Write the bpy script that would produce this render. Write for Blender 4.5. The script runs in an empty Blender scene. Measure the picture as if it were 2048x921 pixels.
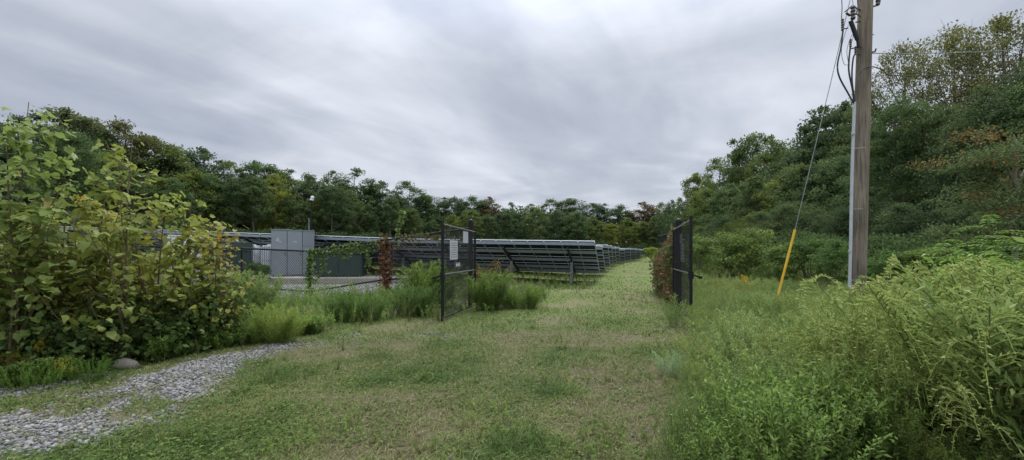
import bpy, bmesh, math, random
import numpy as np
from mathutils import Vector, Matrix
R = math.radians
rng = np.random.default_rng(7); random.seed(7)
scene = bpy.context.scene
COL = scene.collection
F, CX, HY, EYE = 850.0, 1024.0, 502.0, 1.6      # focal (photo px), centre, horizon row, eye height
TH = R(15.5); CT, ST = math.cos(TH), math.sin(TH)   # direction of the mown lane

# ------------------------------------------------------------------ terrain
def sstep(a, b, x):
    t = np.clip((np.asarray(x, float)-a)/(b-a), 0, 1); return t*t*(3-2*t)
def vnoise(x, y, seed=0):
    x = np.asarray(x, float); y = np.asarray(y, float)
    xi = np.floor(x); yi = np.floor(y); fx = x-xi; fy = y-yi
    fx = fx*fx*(3-2*fx); fy = fy*fy*(3-2*fy)
    def hsh(a, b):
        s = np.sin(a*127.1+b*311.7+seed*74.7)*43758.5453
        return s-np.floor(s)
    return (hsh(xi, yi)*(1-fx)+hsh(xi+1, yi)*fx)*(1-fy)+(hsh(xi, yi+1)*(1-fx)+hsh(xi+1, yi+1)*fx)*fy
def fbm(x, y, seed=0, o=4):
    s = 0; a = .5; t = 0
    for i in range(o):
        s = s+a*vnoise(x*2**i, y*2**i, seed+i*13); t += a; a *= .5
    return s/t
def uv(X, Y): return X*CT-Y*ST, X*ST+Y*CT
def xy(u, v): return u*CT+v*ST, -u*ST+v*CT
def h(X, Y):
    X = np.asarray(X, float); Y = np.asarray(Y, float)
    u, v = uv(X, Y)
    z = .04*np.maximum(0, -u-3)*sstep(16.5, 22, v)
    z = z-.45*np.exp(-((X+8.5)/3.0)**2-((Y-15.2)/2.0)**2)
    z = z+.05*(fbm(X*.35, Y*.35, 3, 3)-.5)*sstep(2, 5, np.hypot(X, Y))
    z = z+.02*np.maximum(0, u-12)*sstep(0, 10, v)
    return z
def hf(X, Y): return float(h(X, Y))
def gp(px, py, Z=0.0):
    Y = F*(EYE-Z)/(py-HY); return ((px-CX)/F*Y, Y)
def at(px, py, Y): return Vector(((px-CX)/F*Y, Y, EYE-(py-HY)/F*Y))
def inpoly(X, Y, P):
    ins = np.zeros(np.shape(X), bool); n = len(P)
    for i in range(n):
        x1, y1 = P[i]; x2, y2 = P[(i+1) % n]
        if y1 == y2: continue
        c = ((y1 > Y) != (y2 > Y)) & (X < (x2-x1)*(Y-y1)/(y2-y1)+x1)
        ins ^= c
    return ins
GRAV = [gp(*p) for p in [(-260, 800), (0, 787), (250, 744), (400, 714), (520, 692), (600, 681), (625, 686), (560, 704), (470, 728), (425, 768), (395, 805), (330, 858), (150, 908), (0, 930), (-300, 990)]]
GPATCH = [gp(680, 676), gp(850, 669), gp(720, 690), gp(905, 672), gp(640, 690), gp(800, 682)]
def gravel(X, Y):
    X = np.asarray(X, float); Y = np.asarray(Y, float)
    a = 0
    for k in range(5):
        dx = (fbm(X*2.2, Y*2.2, 20+k, 4)-.5)*1.1; dy = (fbm(X*2.2+9, Y*2.2, 40+k, 4)-.5)*.9
        o = [(0, 0), (.09, 0), (-.09, 0), (0, .09), (0, -.09)][k]
        a = a+inpoly(X+dx+o[0], Y+dy+o[1], GRAV)*.2
    for i, (cx, cy) in enumerate(GPATCH):
        d = np.hypot((X-cx)/.36, (Y-cy)/.26)+(fbm(X*4, Y*4, 60+i, 2)-.5)*1.6
        a = np.maximum(a, (1-sstep(.5, 1.1, d))*.45)
    holes = fbm(X*1.6, Y*1.6, 77, 3)
    a = a*(1-.55*sstep(-3.75, -3.2, X))
    return a*(1-sstep(.44, .60, holes)*.85)*(.75+.5*(vnoise(X*3, Y*3, 4)-.3).clip(0))
def weed_edge(v):   # u coordinate of the left edge of the tall weeds at the right of the lane
    v = np.asarray(v, float)
    return np.where(v < 12, -.1+.125*v, 1.4+.045*(v-12))+.22*sstep(4, 7, v)*(1-sstep(11, 14, v))+.2*(vnoise(v*1.3, v*0+3, 5)-.5)

# ------------------------------------------------------------------ mesh helpers
class G:
    def __init__(s): s.v = []; s.q = []; s.m = []; s.r = []; s.n = 0
    def add(s, V, Q, m=0, r=.5):
        V = np.asarray(V, float).reshape(-1, 3); Q = np.asarray(Q, np.int64).reshape(-1, 4)
        s.v.append(V); s.q.append(Q+s.n); s.n += len(V)
        s.m.append(np.broadcast_to(np.asarray(m), (len(Q),)).astype(np.int32))
        s.r.append(np.broadcast_to(np.asarray(r, float), (len(Q),)).astype(np.float32))
    def get(s):
        return np.concatenate(s.v), np.concatenate(s.q), np.concatenate(s.m), np.concatenate(s.r)
    def mesh(s, name, mats, smooth=False):
        V, Q, M, r = s.get()
        me = bpy.data.meshes.new(name)
        me.vertices.add(len(V)); me.vertices.foreach_set('co', V.astype(np.float32).ravel())
        me.loops.add(Q.size); me.loops.foreach_set('vertex_index', Q.astype(np.int32).ravel())
        me.polygons.add(len(Q)); me.polygons.foreach_set('loop_start', (np.arange(len(Q))*4).astype(np.int32))
        me.polygons.foreach_set('loop_total', np.full(len(Q), 4, np.int32))
        for m in mats: me.materials.append(m)
        me.polygons.foreach_set('material_index', M)
        if smooth: me.polygons.foreach_set('use_smooth', np.ones(len(Q), bool))
        a = me.attributes.new('rnd', 'FLOAT', 'FACE'); a.data.foreach_set('value', r)
        me.update(calc_edges=True); return me
def unit(a): return a/np.maximum(np.linalg.norm(a, axis=-1, keepdims=True), 1e-9)
def rdir(n, up=0.0):
    d = rng.normal(size=(n, 3)); d[:, 2] += up; return unit(d)
def kites(g, P, D, L, W, m=0, r=None, N=None, fold=.12, droop=.0, mid=.42):
    P = np.asarray(P, float).reshape(-1, 3); n = len(P)
    D = np.broadcast_to(D, (n, 3)); L = np.broadcast_to(L, (n,))[:, None]; W = np.broadcast_to(W, (n,))[:, None]
    if N is None: N = rdir(n, 1.2)
    S = unit(np.cross(D, N)); Nn = unit(np.cross(S, D))
    z = np.array([0, 0, 1.])
    V = np.stack([P, P+D*L*mid+S*W/2+Nn*W*fold, P+D*L-z*L*droop, P+D*L*mid-S*W/2+Nn*W*fold], 1)
    Q = np.arange(n*4).reshape(n, 4)
    if r is None: r = rng.random(n)
    g.add(V.reshape(-1, 3), Q, m, r)
def tube(g, pts, rad, k=6, m=0, r=.5, cap=True):
    pts = np.asarray(pts, float); n = len(pts)
    rad = np.broadcast_to(np.asarray(rad, float), (n,))
    T = np.gradient(pts, axis=0); T = unit(T)
    ref = np.array([0, 0, 1.]) if abs(T[0, 2]) < .9 else np.array([1., 0, 0])
    A = unit(np.cross(T, ref)); B = np.cross(T, A)
    an = np.arange(k)*2*math.pi/k
    V = pts[:, None, :]+rad[:, None, None]*(np.cos(an)[None, :, None]*A[:, None, :]+np.sin(an)[None, :, None]*B[:, None, :])
    i = np.arange(n-1)[:, None]*k; j = np.arange(k)[None, :]; j2 = (j+1) % k
    Q = np.stack([i+j, i+j2, i+k+j2, i+k+j], -1).reshape(-1, 4)
    g.add(V.reshape(-1, 3), Q, m, r)
    if cap and k >= 4 and k % 2 == 0:
        for e in (0, n-1):
            base = V[e]; C = V[e].mean(0)
            VV = np.vstack([base, C[None]]); q = [[2*t, (2*t+1) % k, (2*t+2) % k, k] for t in range(k//2)]
            g.add(VV, q, m, r)
def spline(P, n=8):
    P = np.asarray(P, float); Q = np.vstack([2*P[0]-P[1], P, 2*P[-1]-P[-2]]); out = []
    for i in range(1, len(Q)-2):
        for t in np.linspace(0, 1, n, endpoint=False):
            a, b, c, d = Q[i-1], Q[i], Q[i+1], Q[i+2]
            out.append(.5*((2*b)+(-a+c)*t+(2*a-5*b+4*c-d)*t*t+(-a+3*b-3*c+d)*t**3))
    out.append(P[-1]); return np.array(out)
def scatter(g, T, X, Y, Z, rot, sc, lean=None, ro=None):
    """merge copies of template T=(V,Q,M,R) at ground points"""
    V, Q, M, r = T; n = len(X)
    if n == 0: return
    c, s = np.cos(rot)[:, None], np.sin(rot)[:, None]
    sc = sc[:, None]
    x = (V[None, :, 0]*c-V[None, :, 1]*s)*sc; y = (V[None, :, 0]*s+V[None, :, 1]*c)*sc; z = V[None, :, 2]*sc
    if lean is not None:
        x = x+lean[:, 0:1]*z; y = y+lean[:, 1:2]*z
    W = np.stack([x+X[:, None], y+Y[:, None], z+Z[:, None]], -1).reshape(-1, 3)
    QQ = (Q[None]+(np.arange(n)*len(V))[:, None, None]).reshape(-1, 4)
    if ro is None: ro = np.zeros(n)
    g.add(W, QQ, np.tile(M, n), np.clip(np.tile(r, n)+np.repeat(ro, len(Q)), 0, 1))

# ------------------------------------------------------------------ object helpers
def setp(o, label=None, cat=None, group=None, kind=None):
    if label: o['label'] = label
    if cat: o['category'] = cat
    if group: o['group'] = group
    if kind: o['kind'] = kind
    return o
def thing(name, label, cat, loc=(0, 0, 0), rz=0, group=None):
    o = bpy.data.objects.new(name, None); COL.objects.link(o); o.empty_display_size = .2
    o.location = loc; o.rotation_euler = (0, 0, rz); return setp(o, label, cat, group)
def ob(name, me, parent=None, loc=None):
    o = bpy.data.objects.new(name, me); COL.objects.link(o)
    if parent: o.parent = parent
    if loc is not None: o.location = loc
    return o
def gob(name, g, mats, parent=None, off=None, smooth=False):
    """object from G; off = world position of the parent, subtracted from world-space vertices"""
    if off is not None: g.v = [v-np.array(off) for v in g.v]
    return ob(name, g.mesh(name, mats, smooth), parent)
def bxm(name, boxes, mat, bevel=.0, mats=None):
    """one mesh of bevelled boxes (cx,cy,cz,sx,sy,sz[,rx,ry,rz])"""
    bm = bmesh.new()
    for b in boxes:
        M = Matrix.Translation(b[:3])
        if len(b) > 6:
            for ax, a in zip('XYZ', b[6:9]): M = M @ Matrix.Rotation(a, 4, ax)
        M = M @ Matrix.Diagonal((b[3], b[4], b[5], 1))
        bmesh.ops.create_cube(bm, size=1, matrix=M)
    if bevel: bmesh.ops.bevel(bm, geom=bm.edges[:], offset=bevel, segments=2, affect='EDGES')
    me = bpy.data.meshes.new(name); bm.to_mesh(me); bm.free()
    me.materials.append(mat); return me

# ------------------------------------------------------------------ materials
def nmat(name):
    m = bpy.data.materials.new(name); m.use_nodes = True
    nt = m.node_tree; b = nt.nodes['Principled BSDF']; return m, nt, b
def N(nt, t, **k):
    n = nt.nodes.new(t)
    for a, v in k.items():
        if a in ('operation', 'blend_type', 'data_type', 'interpolation_type', 'attribute_name', 'noise_dimensions', 'feature', 'sky_type', 'sun_disc', 'sun_elevation', 'sun_rotation', 'attribute_type'): setattr(n, a, v)
        else: n.inputs[a].default_value = v
    return n
def ramp(nt, stops):
    n = nt.nodes.new('ShaderNodeValToRGB'); e = n.color_ramp.elements
    while len(e) > 1: e.remove(e[-1])
    e[0].position = stops[0][0]; e[0].color = (*stops[0][1], 1)
    for p, c in stops[1:]:
        x = e.new(p); x.color = (*c, 1)
    return n
def leafmat(name, stops, trans=.35, rough=.6, spec=.25, tint=False):
    m, nt, b = nmat(name); L = nt.links.new
    a = N(nt, 'ShaderNodeAttribute', attribute_name='rnd')
    r = ramp(nt, stops); L(a.outputs['Fac'], r.inputs[0]); col = r.outputs[0]
    if tint:
        oi = nt.nodes.new('ShaderNodeObjectInfo')
        mx = nt.nodes.new('ShaderNodeMix'); mx.data_type = 'RGBA'; mx.blend_type = 'MULTIPLY'; mx.inputs[0].default_value = 1
        L(col, mx.inputs[6]); L(oi.outputs['Color'], mx.inputs[7]); col = mx.outputs[2]
    L(col, b.inputs['Base Color']); b.inputs['Roughness'].default_value = rough; b.inputs['Specular IOR Level'].default_value = spec
    t = nt.nodes.new('ShaderNodeBsdfTranslucent'); L(col, t.inputs[0])
    mixs = nt.nodes.new('ShaderNodeMixShader'); mixs.inputs[0].default_value = trans
    L(b.outputs[0], mixs.inputs[1]); L(t.outputs[0], mixs.inputs[2])
    L(mixs.outputs[0], nt.nodes['Material Output'].inputs[0]); return m
def plain(name, c, rough=.5, metal=0., var=.25, scale=8, spec=.5, bump=0., stretch=None):
    m, nt, b = nmat(name); L = nt.links.new
    tc = nt.nodes.new('ShaderNodeTexCoord'); mp = nt.nodes.new('ShaderNodeMapping')
    if stretch: mp.inputs['Scale'].default_value = stretch
    L(tc.outputs['Object'], mp.inputs[0])
    n = N(nt, 'ShaderNodeTexNoise', Scale=scale, Detail=5.0, Roughness=.6); L(mp.outputs[0], n.inputs['Vector'])
    c = np.array(c)
    r = ramp(nt, [(.3, tuple(c*(1-var))), (.7, tuple(np.minimum(c*(1+var), 1)))]); L(n.outputs['Fac'], r.inputs[0])
    L(r.outputs[0], b.inputs['Base Color'])
    b.inputs['Roughness'].default_value = rough; b.inputs['Metallic'].default_value = metal; b.inputs['Specular IOR Level'].default_value = spec
    if bump:
        bp = nt.nodes.new('ShaderNodeBump'); bp.inputs['Strength'].default_value = bump; bp.inputs['Distance'].default_value = .02
        L(n.outputs['Fac'], bp.inputs['Height']); L(bp.outputs[0], b.inputs['Normal'])
    return m
M = {}
M['tree'] = leafmat('tree_leaves', [(0, (.064, .094, .045)), (.5, (.110, .152, .062)), (.85, (.16, .205, .078)), (1, (.21, .24, .09))], .42, .85, .06, True)
M['airy'] = leafmat('airy_leaves', [(0, (.08, .095, .05)), (.6, (.13, .15, .07)), (1, (.21, .20, .09))], .35, .6, .25, True)
M['shrub'] = leafmat('shrub_leaves', [(0, (.055, .090, .028)), (.5, (.10, .155, .042)), (1, (.18, .25, .065))], .35, .6, .2, True)
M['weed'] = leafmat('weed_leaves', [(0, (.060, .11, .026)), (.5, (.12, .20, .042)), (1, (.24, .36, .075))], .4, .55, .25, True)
M['mug'] = leafmat('mugwort_leaves', [(0, (.085, .135, .045)), (.5, (.17, .25, .078)), (1, (.31, .40, .13))], .4, .6, .2, True)
M['plume'] = leafmat('plume_buds', [(0, (.14, .215, .055)), (.5, (.26, .35, .09)), (1, (.44, .48, .17))], .35, .7, .15, True)
M['gold'] = leafmat('golden_flowers', [(0, (.30, .25, .03)), (.6, (.48, .36, .03)), (1, (.66, .46, .04))], .3)
M['white'] = leafmat('white_flowers', [(0, (.5, .52, .45)), (1, (.75, .76, .7))], .3)
M['stem'] = leafmat('green_stems', [(0, (.09, .12, .04)), (1, (.17, .17, .07))], .1, tint=True)
M['twig'] = plain('twig_bark', (.13, .095, .06), .9, var=.3)
M['deadtwig'] = plain('dead_twigs', (.36, .28, .19), .9, var=.2)
M['syc'] = leafmat('sapling_leaves', [(0, (.12, .16, .045)), (.4, (.21, .26, .065)), (.78, (.31, .35, .10)), (.94, (.40, .38, .10)), (1, (.48, .30, .08))], .45, .5, .3, True)
M['lawn'] = leafmat('grass_blades', [(0, (.055, .105, .024)), (.3, (.11, .17, .038)), (.5, (.185, .235, .062)), (.70, (.26, .265, .11)), (.88, (.30, .265, .135)), (1, (.15, .125, .07))], .3, .7, .15)
M['red'] = leafmat('red_vine', [(0, (.07, .11, .035)), (.5, (.12, .15, .045)), (.66, (.19, .13, .06)), (.85, (.22, .075, .05)), (1, (.32, .07, .06))], .35)
M['brown'] = leafmat('brown_vine', [(0, (.11, .05, .03)), (.6, (.18, .08, .045)), (1, (.24, .13, .07))], .2, .8)
M['rust'] = leafmat('rusty_leaves', [(0, (.10, .09, .03)), (.5, (.16, .115, .035)), (1, (.24, .15, .045))], .35)
M['bark'] = plain('bark', (.17, .15, .125), .95, var=.35, scale=6, stretch=(1, 1, .2))
M['black'] = plain('black_vinyl', (.010, .011, .014), .5, var=.2, spec=.25)
M['galv'] = plain('galvanised_steel', (.24, .28, .33), .42, .35, var=.1, scale=5)
M['alu'] = plain('aluminium_frame', (.55, .57, .60), .35, .5, var=.05)
M['glass'] = plain('solar_cells', (.010, .014, .030), .12, var=.1)
M['back'] = plain('panel_backsheet', (.014, .016, .021), .55, var=.15)
M['dark_steel'] = plain('dark_steel', (.05, .055, .06), .5, .3)
M['grey_paint'] = plain('grey_cabinet_paint', (.21, .24, .265), .45, var=.07, scale=2.5)
M['green_paint'] = plain('green_cabinet_paint', (.022, .045, .038), .45, var=.12, scale=2.5)
M['groove'] = plain('shadow_gap', (.02, .022, .025), .8)
M['sign'] = plain('white_sign', (.46, .47, .50), .5, var=.06, scale=14)
M['ink'] = plain('sign_ink', (.05, .05, .06), .6)
M['redink'] = plain('red_sign_ink', (.45, .04, .03), .6)
M['white_plastic'] = plain('white_plastic', (.62, .64, .66), .5, var=.12, scale=10)
M['conc'] = plain('concrete', (.30, .28, .25), .9, var=.15, scale=6, bump=.3)
M['yellow'] = plain('yellow_guard', (.62, .38, .025), .55, var=.22, scale=14, stretch=(1, 1, .3))
M['cable'] = plain('black_cable', (.02, .021, .024), .5)
M['wire'] = plain('grey_wire', (.22, .23, .24), .5, .4)
M['pvc'] = plain('grey_conduit', (.40, .43, .46), .5, var=.08)
M['porcelain'] = plain('brown_porcelain', (.05, .03, .025), .25)
# utility pole wood: vertical grain with dark checks
def polemat():
    m, nt, b = nmat('weathered_pole_wood'); L = nt.links.new
    tc = nt.nodes.new('ShaderNodeTexCoord'); mp = nt.nodes.new('ShaderNodeMapping'); mp.inputs['Scale'].default_value = (14, 14, .55); L(tc.outputs['Object'], mp.inputs[0])
    n = N(nt, 'ShaderNodeTexNoise', Scale=2.2, Detail=8.0, Roughness=.65); L(mp.outputs[0], n.inputs['Vector'])
    mp2 = nt.nodes.new('ShaderNodeMapping'); mp2.inputs['Scale'].default_value = (1.2, 1.2, .5); L(tc.outputs['Object'], mp2.inputs[0])
    n2 = N(nt, 'ShaderNodeTexNoise', Scale=2.5, Detail=4.0); L(mp2.outputs[0], n2.inputs['Vector'])
    r = ramp(nt, [(.30, (.035, .028, .022)), (.40, (.13, .108, .085)), (.55, (.215, .185, .15)), (.75, (.32, .285, .24))]); L(n.outputs['Fac'], r.inputs[0])
    r2 = ramp(nt, [(.35, (.62, .6, .6)), (.65, (1.1, 1.05, 1.0))]); L(n2.outputs['Fac'], r2.inputs[0])
    mx = nt.nodes.new('ShaderNodeMix'); mx.data_type = 'RGBA'; mx.blend_type = 'MULTIPLY'; mx.inputs[0].default_value = 1
    L(r.outputs[0], mx.inputs[6]); L(r2.outputs[0], mx.inputs[7]); L(mx.outputs[2], b.inputs['Base Color']); b.inputs['Roughness'].default_value = .9
    bp = nt.nodes.new('ShaderNodeBump'); bp.inputs['Strength'].default_value = .7; bp.inputs['Distance'].default_value = .02; L(n.outputs['Fac'], bp.inputs['Height']); L(bp.outputs[0], b.inputs['Normal'])
    return m
M['pole'] = polemat()
def stonemat():
    m, nt, b = nmat('crushed_stone'); L = nt.links.new
    a = N(nt, 'ShaderNodeAttribute', attribute_name='rnd')
    r = ramp(nt, [(0, (.11, .108, .105)), (.35, (.24, .24, .24)), (.75, (.36, .355, .355)), (.93, (.42, .40, .38)), (1, (.25, .20, .14))]); L(a.outputs['Fac'], r.inputs[0])
    tc = nt.nodes.new('ShaderNodeTexCoord'); n = N(nt, 'ShaderNodeTexNoise', Scale=45.0, Detail=4.0); L(tc.outputs['Object'], n.inputs['Vector'])
    mx = nt.nodes.new('ShaderNodeMix'); mx.data_type = 'RGBA'; mx.blend_type = 'MULTIPLY'; mx.inputs[0].default_value = .6
    L(r.outputs[0], mx.inputs[6]); L(n.outputs['Fac'], mx.inputs[7]); L(mx.outputs[2], b.inputs['Base Color']); b.inputs['Roughness'].default_value = .85; return m
M['stone'] = stonemat()
def groundmat():
    m, nt, b = nmat('field_ground'); L = nt.links.new
    tc = nt.nodes.new('ShaderNodeTexCoord')
    def noise(s, d=6., ro=.6):
        n = N(nt, 'ShaderNodeTexNoise', Scale=s, Detail=d, Roughness=ro); L(tc.outputs['Object'], n.inputs['Vector']); return n
    def mix(f, a, c, bt='MIX'):
        x = nt.nodes.new('ShaderNodeMix'); x.data_type = 'RGBA'; x.blend_type = bt
        if hasattr(f, 'links'): L(f, x.inputs[0])
        else: x.inputs[0].default_value = f
        L(a, x.inputs[6]); L(c, x.inputs[7]); return x.outputs[2]
    fine = noise(60., 6, .7); med = noise(7., 6, .65); big = noise(.9, 5)
    grass = ramp(nt, [(.3, (.05, .075, .024)), (.5, (.12, .165, .046)), (.7, (.20, .245, .072))]); L(fine.outputs['Fac'], grass.inputs[0])
    straw = ramp(nt, [(.3, (.075, .068, .036)), (.5, (.16, .15, .08)), (.7, (.25, .235, .13))]); L(fine.outputs['Fac'], straw.inputs[0])
    soil = ramp(nt, [(.3, (.035, .03, .02)), (.7, (.11, .092, .062))]); L(med.outputs['Fac'], soil.inputs[0])
    dry = N(nt, 'ShaderNodeAttribute', attribute_name='dry')
    ad = N(nt, 'ShaderNodeMath', operation='ADD'); L(dry.outputs['Fac'], ad.inputs[0])
    mm = N(nt, 'ShaderNodeMath', operation='MULTIPLY_ADD'); L(med.outputs['Fac'], mm.inputs[0]); mm.inputs[1].default_value = 1.6; mm.inputs[2].default_value = -.8; L(mm.outputs[0], ad.inputs[1])
    cl = nt.nodes.new('ShaderNodeClamp'); L(ad.outputs[0], cl.inputs[0])
    c = mix(cl.outputs[0], grass.outputs[0], straw.outputs[0])
    near = N(nt, 'ShaderNodeAttribute', attribute_name='near')
    c = mix(near.outputs['Fac'], c, soil.outputs[0])
    vor = N(nt, 'ShaderNodeTexVoronoi', Scale=22.0); L(tc.outputs['Object'], vor.inputs['Vector'])
    vr = ramp(nt, [(0, (.10, .09, .08)), (.5, (.20, .19, .175)), (1, (.32, .31, .30))]); L(vor.outputs['Color'], vr.inputs[0])
    gv = N(nt, 'ShaderNodeAttribute', attribute_name='gravel'); c = mix(gv.outputs['Fac'], c, vr.outputs[0])
    L(c, b.inputs['Base Color']); b.inputs['Roughness'].default_value = .95; b.inputs['Specular IOR Level'].default_value = .1
    bp = nt.nodes.new('ShaderNodeBump'); bp.inputs['Strength'].default_value = .6; bp.inputs['Distance'].default_value = .03; L(fine.outputs['Fac'], bp.inputs['Height']); L(bp.outputs[0], b.inputs['Normal'])
    return m
M['ground'] = groundmat()

# ------------------------------------------------------------------ ground sheet
def dryness(X, Y):
    d = fbm(X*.9, Y*.9, 11, 4)
    u, v = uv(X, Y)
    track = np.exp(-((u+.15)/.33)**2)*.26+np.exp(-((u+1.75)/.33)**2)*.26-.08
    near = (1-sstep(4, 12, np.hypot(X, Y)))*.22
    return np.clip((d-.5)*2.6+.46+track+near-.24*sstep(12, 28, Y), 0, 1)
def build_ground():
    n = 420; t = np.linspace(-1, 1, n)
    gx = np.sinh(t*5.2)/math.sinh(5.2)*700; gy = gx+6.0
    X, Y = np.meshgrid(gx, gy, indexing='ij'); Z = h(X, Y)
    Z = np.where(np.hypot(X, Y) > 350, Z*0+np.minimum(Z, 12), Z)
    V = np.stack([X, Y, Z], -1).reshape(-1, 3)
    i = np.arange(n-1)[:, None]*n; j = np.arange(n-1)[None, :]
    Q = np.stack([i+j, i+n+j, i+n+j+1, i+j+1], -1).reshape(-1, 4)
    g = G(); g.add(V, Q); me = g.mesh('ground', [M['ground']], True)
    Xf, Yf = X.ravel(), Y.ravel(); u, v = uv(Xf, Yf)
    gr = gravel(Xf, Yf)
    comp = ((Yf > 15.8) & (Yf < 27) & (Xf < -3.2) & (Xf > -24) & (v < 19.0+0*v)).astype(float)   # stone bed round the cabinets
    gr = np.maximum(gr, comp*(fbm(Xf*.8, Yf*.8, 31, 3) > .42))
    for nm, val in (('gravel', gr), ('dry', dryness(Xf, Yf)), ('near', (1-sstep(6, 13, np.hypot(Xf, Yf)))*.6)):
        a = me.attributes.new(nm, 'FLOAT', 'POINT'); a.data.foreach_set('value', val.astype(np.float32))
    setp(ob('ground', me), kind='structure')
build_ground()

# ------------------------------------------------------------------ lawn (stuff)
def build_lawn():
    g = G()
    def band(n, y0, y1, hgt, wid, seed, pw=1.0):
        Y = y0+(y1-y0)*rng.random(n)**pw
        X = (-1.35+2.2*rng.random(n))*Y
        u, v = uv(X, Y)
        keep = (u < weed_edge(v)+.3) & (rng.random(n) > gravel(X, Y)*.78)
        # stays off the weed ground at the left
        keep &= ~((X < -3.2-.25*(Y-6)) & (Y > 7.5) & (Y < 16))
        keep &= ~((X < -1.02*Y+.1) & (Y > 5.3))
        d = dryness(X, Y)
        keep &= rng.random(n) > sstep(.55, .9, d)*.55
        X, Y, d = X[keep], Y[keep], d[keep]; n = len(X)
        Z = h(X, Y)-.003
        tuft = sstep(.62, .8, fbm(X*2.3, Y*2.3, 91, 3))
        H = hgt*(.4+.9*rng.random(n)**1.5)*(1+.9*tuft); W = wid*(.6+.8*rng.random(n))
        az = rng.random(n)*2*math.pi; ln = rng.random(n)**.6*1.5+.15
        fl = rng.random(n) < .30   # cut blades lying about
        ln = np.where(fl, 5., ln); 
        D = np.stack([np.cos(az)*ln, np.sin(az)*ln, np.ones(n)], -1); D = unit(D)
        S = np.stack([-np.sin(az+.6), np.cos(az+.6), np.zeros(n)], -1)
        P = np.stack([X, Y, Z+np.where(fl, .012+.02*rng.random(n), 0)], -1)
        M1 = P+D*H[:, None]*.55; D2 = unit(D+np.stack([np.cos(az)*.6, np.sin(az)*.6, -.25*np.ones(n)], -1)); T = M1+D2*H[:, None]*.5
        w = W[:, None]/2
        V = np.stack([P-S*w, P+S*w, M1+S*w*.9, M1-S*w*.9, T+S*w*.15, T-S*w*.15], 1).reshape(-1, 3)
        b = (np.arange(n)*6)[:, None]
        Q = np.concatenate([b+np.array([[0, 1, 2, 3]]), b+np.array([[3, 2, 4, 5]])], 1).reshape(-1, 4)
        r = np.clip(d*.72+rng.normal(0, .25, n)+np.where(fl, .22, -.02)-.25*tuft+.02, 0, 1)
        g.add(V, Q, 0, np.repeat(r, 2))
    band(240000, 2.2, 7.5, .068, .0055, 1, 1.0)
    band(130000, 7.5, 16, .06, .010, 2, 1.1)
    band(70000, 16, 42, .085, .024, 3, 1.2)
    band(30000, 42, 115, .13, .07, 4, 1.2)
    # clover and plantain leaflets lying low
    n = 60000; Y = 2.3+10*rng.random(n)**1.2; X = (-1.2+1.75*rng.random(n))*Y; u, v = uv(X, Y)
    c = fbm(X*1.3+5, Y*1.3, 55, 4)
    k = (u < weed_edge(v)) & (c > .50) & (gravel(X, Y) < .4) & ~((X < -1.02*Y+.1) & (Y > 5.3)); X, Y = X[k], Y[k]; n = len(X)
    L = .018+.022*rng.random(n); az = rng.random(n)*6.28
    D = np.stack([np.cos(az), np.sin(az), .25*rng.normal(size=n)], -1)
    kites(g, np.stack([X, Y, h(X, Y)+.012+.035*rng.random(n)], -1), unit(D), L, L*.8, 0, np.clip(.12+.3*rng.random(n), 0, 1), N=rdir(n, 2.), mid=.6)
    setp(gob('mown_grass', g, [M['lawn']]), 'short mown grass and clover with straw patches on the lane', None, kind='stuff')
build_lawn()

# ------------------------------------------------------------------ gravel stones (stuff)
def stone_template(seed):
    r = np.random.default_rng(seed)
    V = []; 
    k = 6
    for z, s in ((-.35, .6), (0., 1.), (.32, .62)):
        for i in range(k):
            a = i*2*math.pi/k+r.normal()*.18; q = s*(.8+.4*r.random())
            V.append([math.cos(a)*q*.5, math.sin(a)*q*.36, z*(.75+.4*r.random())*.62])
    V += [[0, 0, -.24], [0, 0, .24]]; Q = []
    for l in range(2):
        for i in range(k): Q.append([l*k+i, l*k+(i+1) % k, (l+1)*k+(i+1) % k, (l+1)*k+i])
    for t in range(k//2):
        Q.append([2*k+2*t, 2*k+2*t+1, 2*k+(2*t+2) % k, 3*k+1]); Q.append([3*k, (2*t+2) % k, 2*t+1, 2*t])
    V = np.array(V); A = r.normal(size=3)*.35
    Mx = np.array(Matrix.Rotation(A[0], 3, 'X') @ Matrix.Rotation(A[1], 3, 'Y')); V = V@Mx.T
    return V, np.array(Q), np.zeros(len(Q), int), np.zeros(len(Q))
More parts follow.
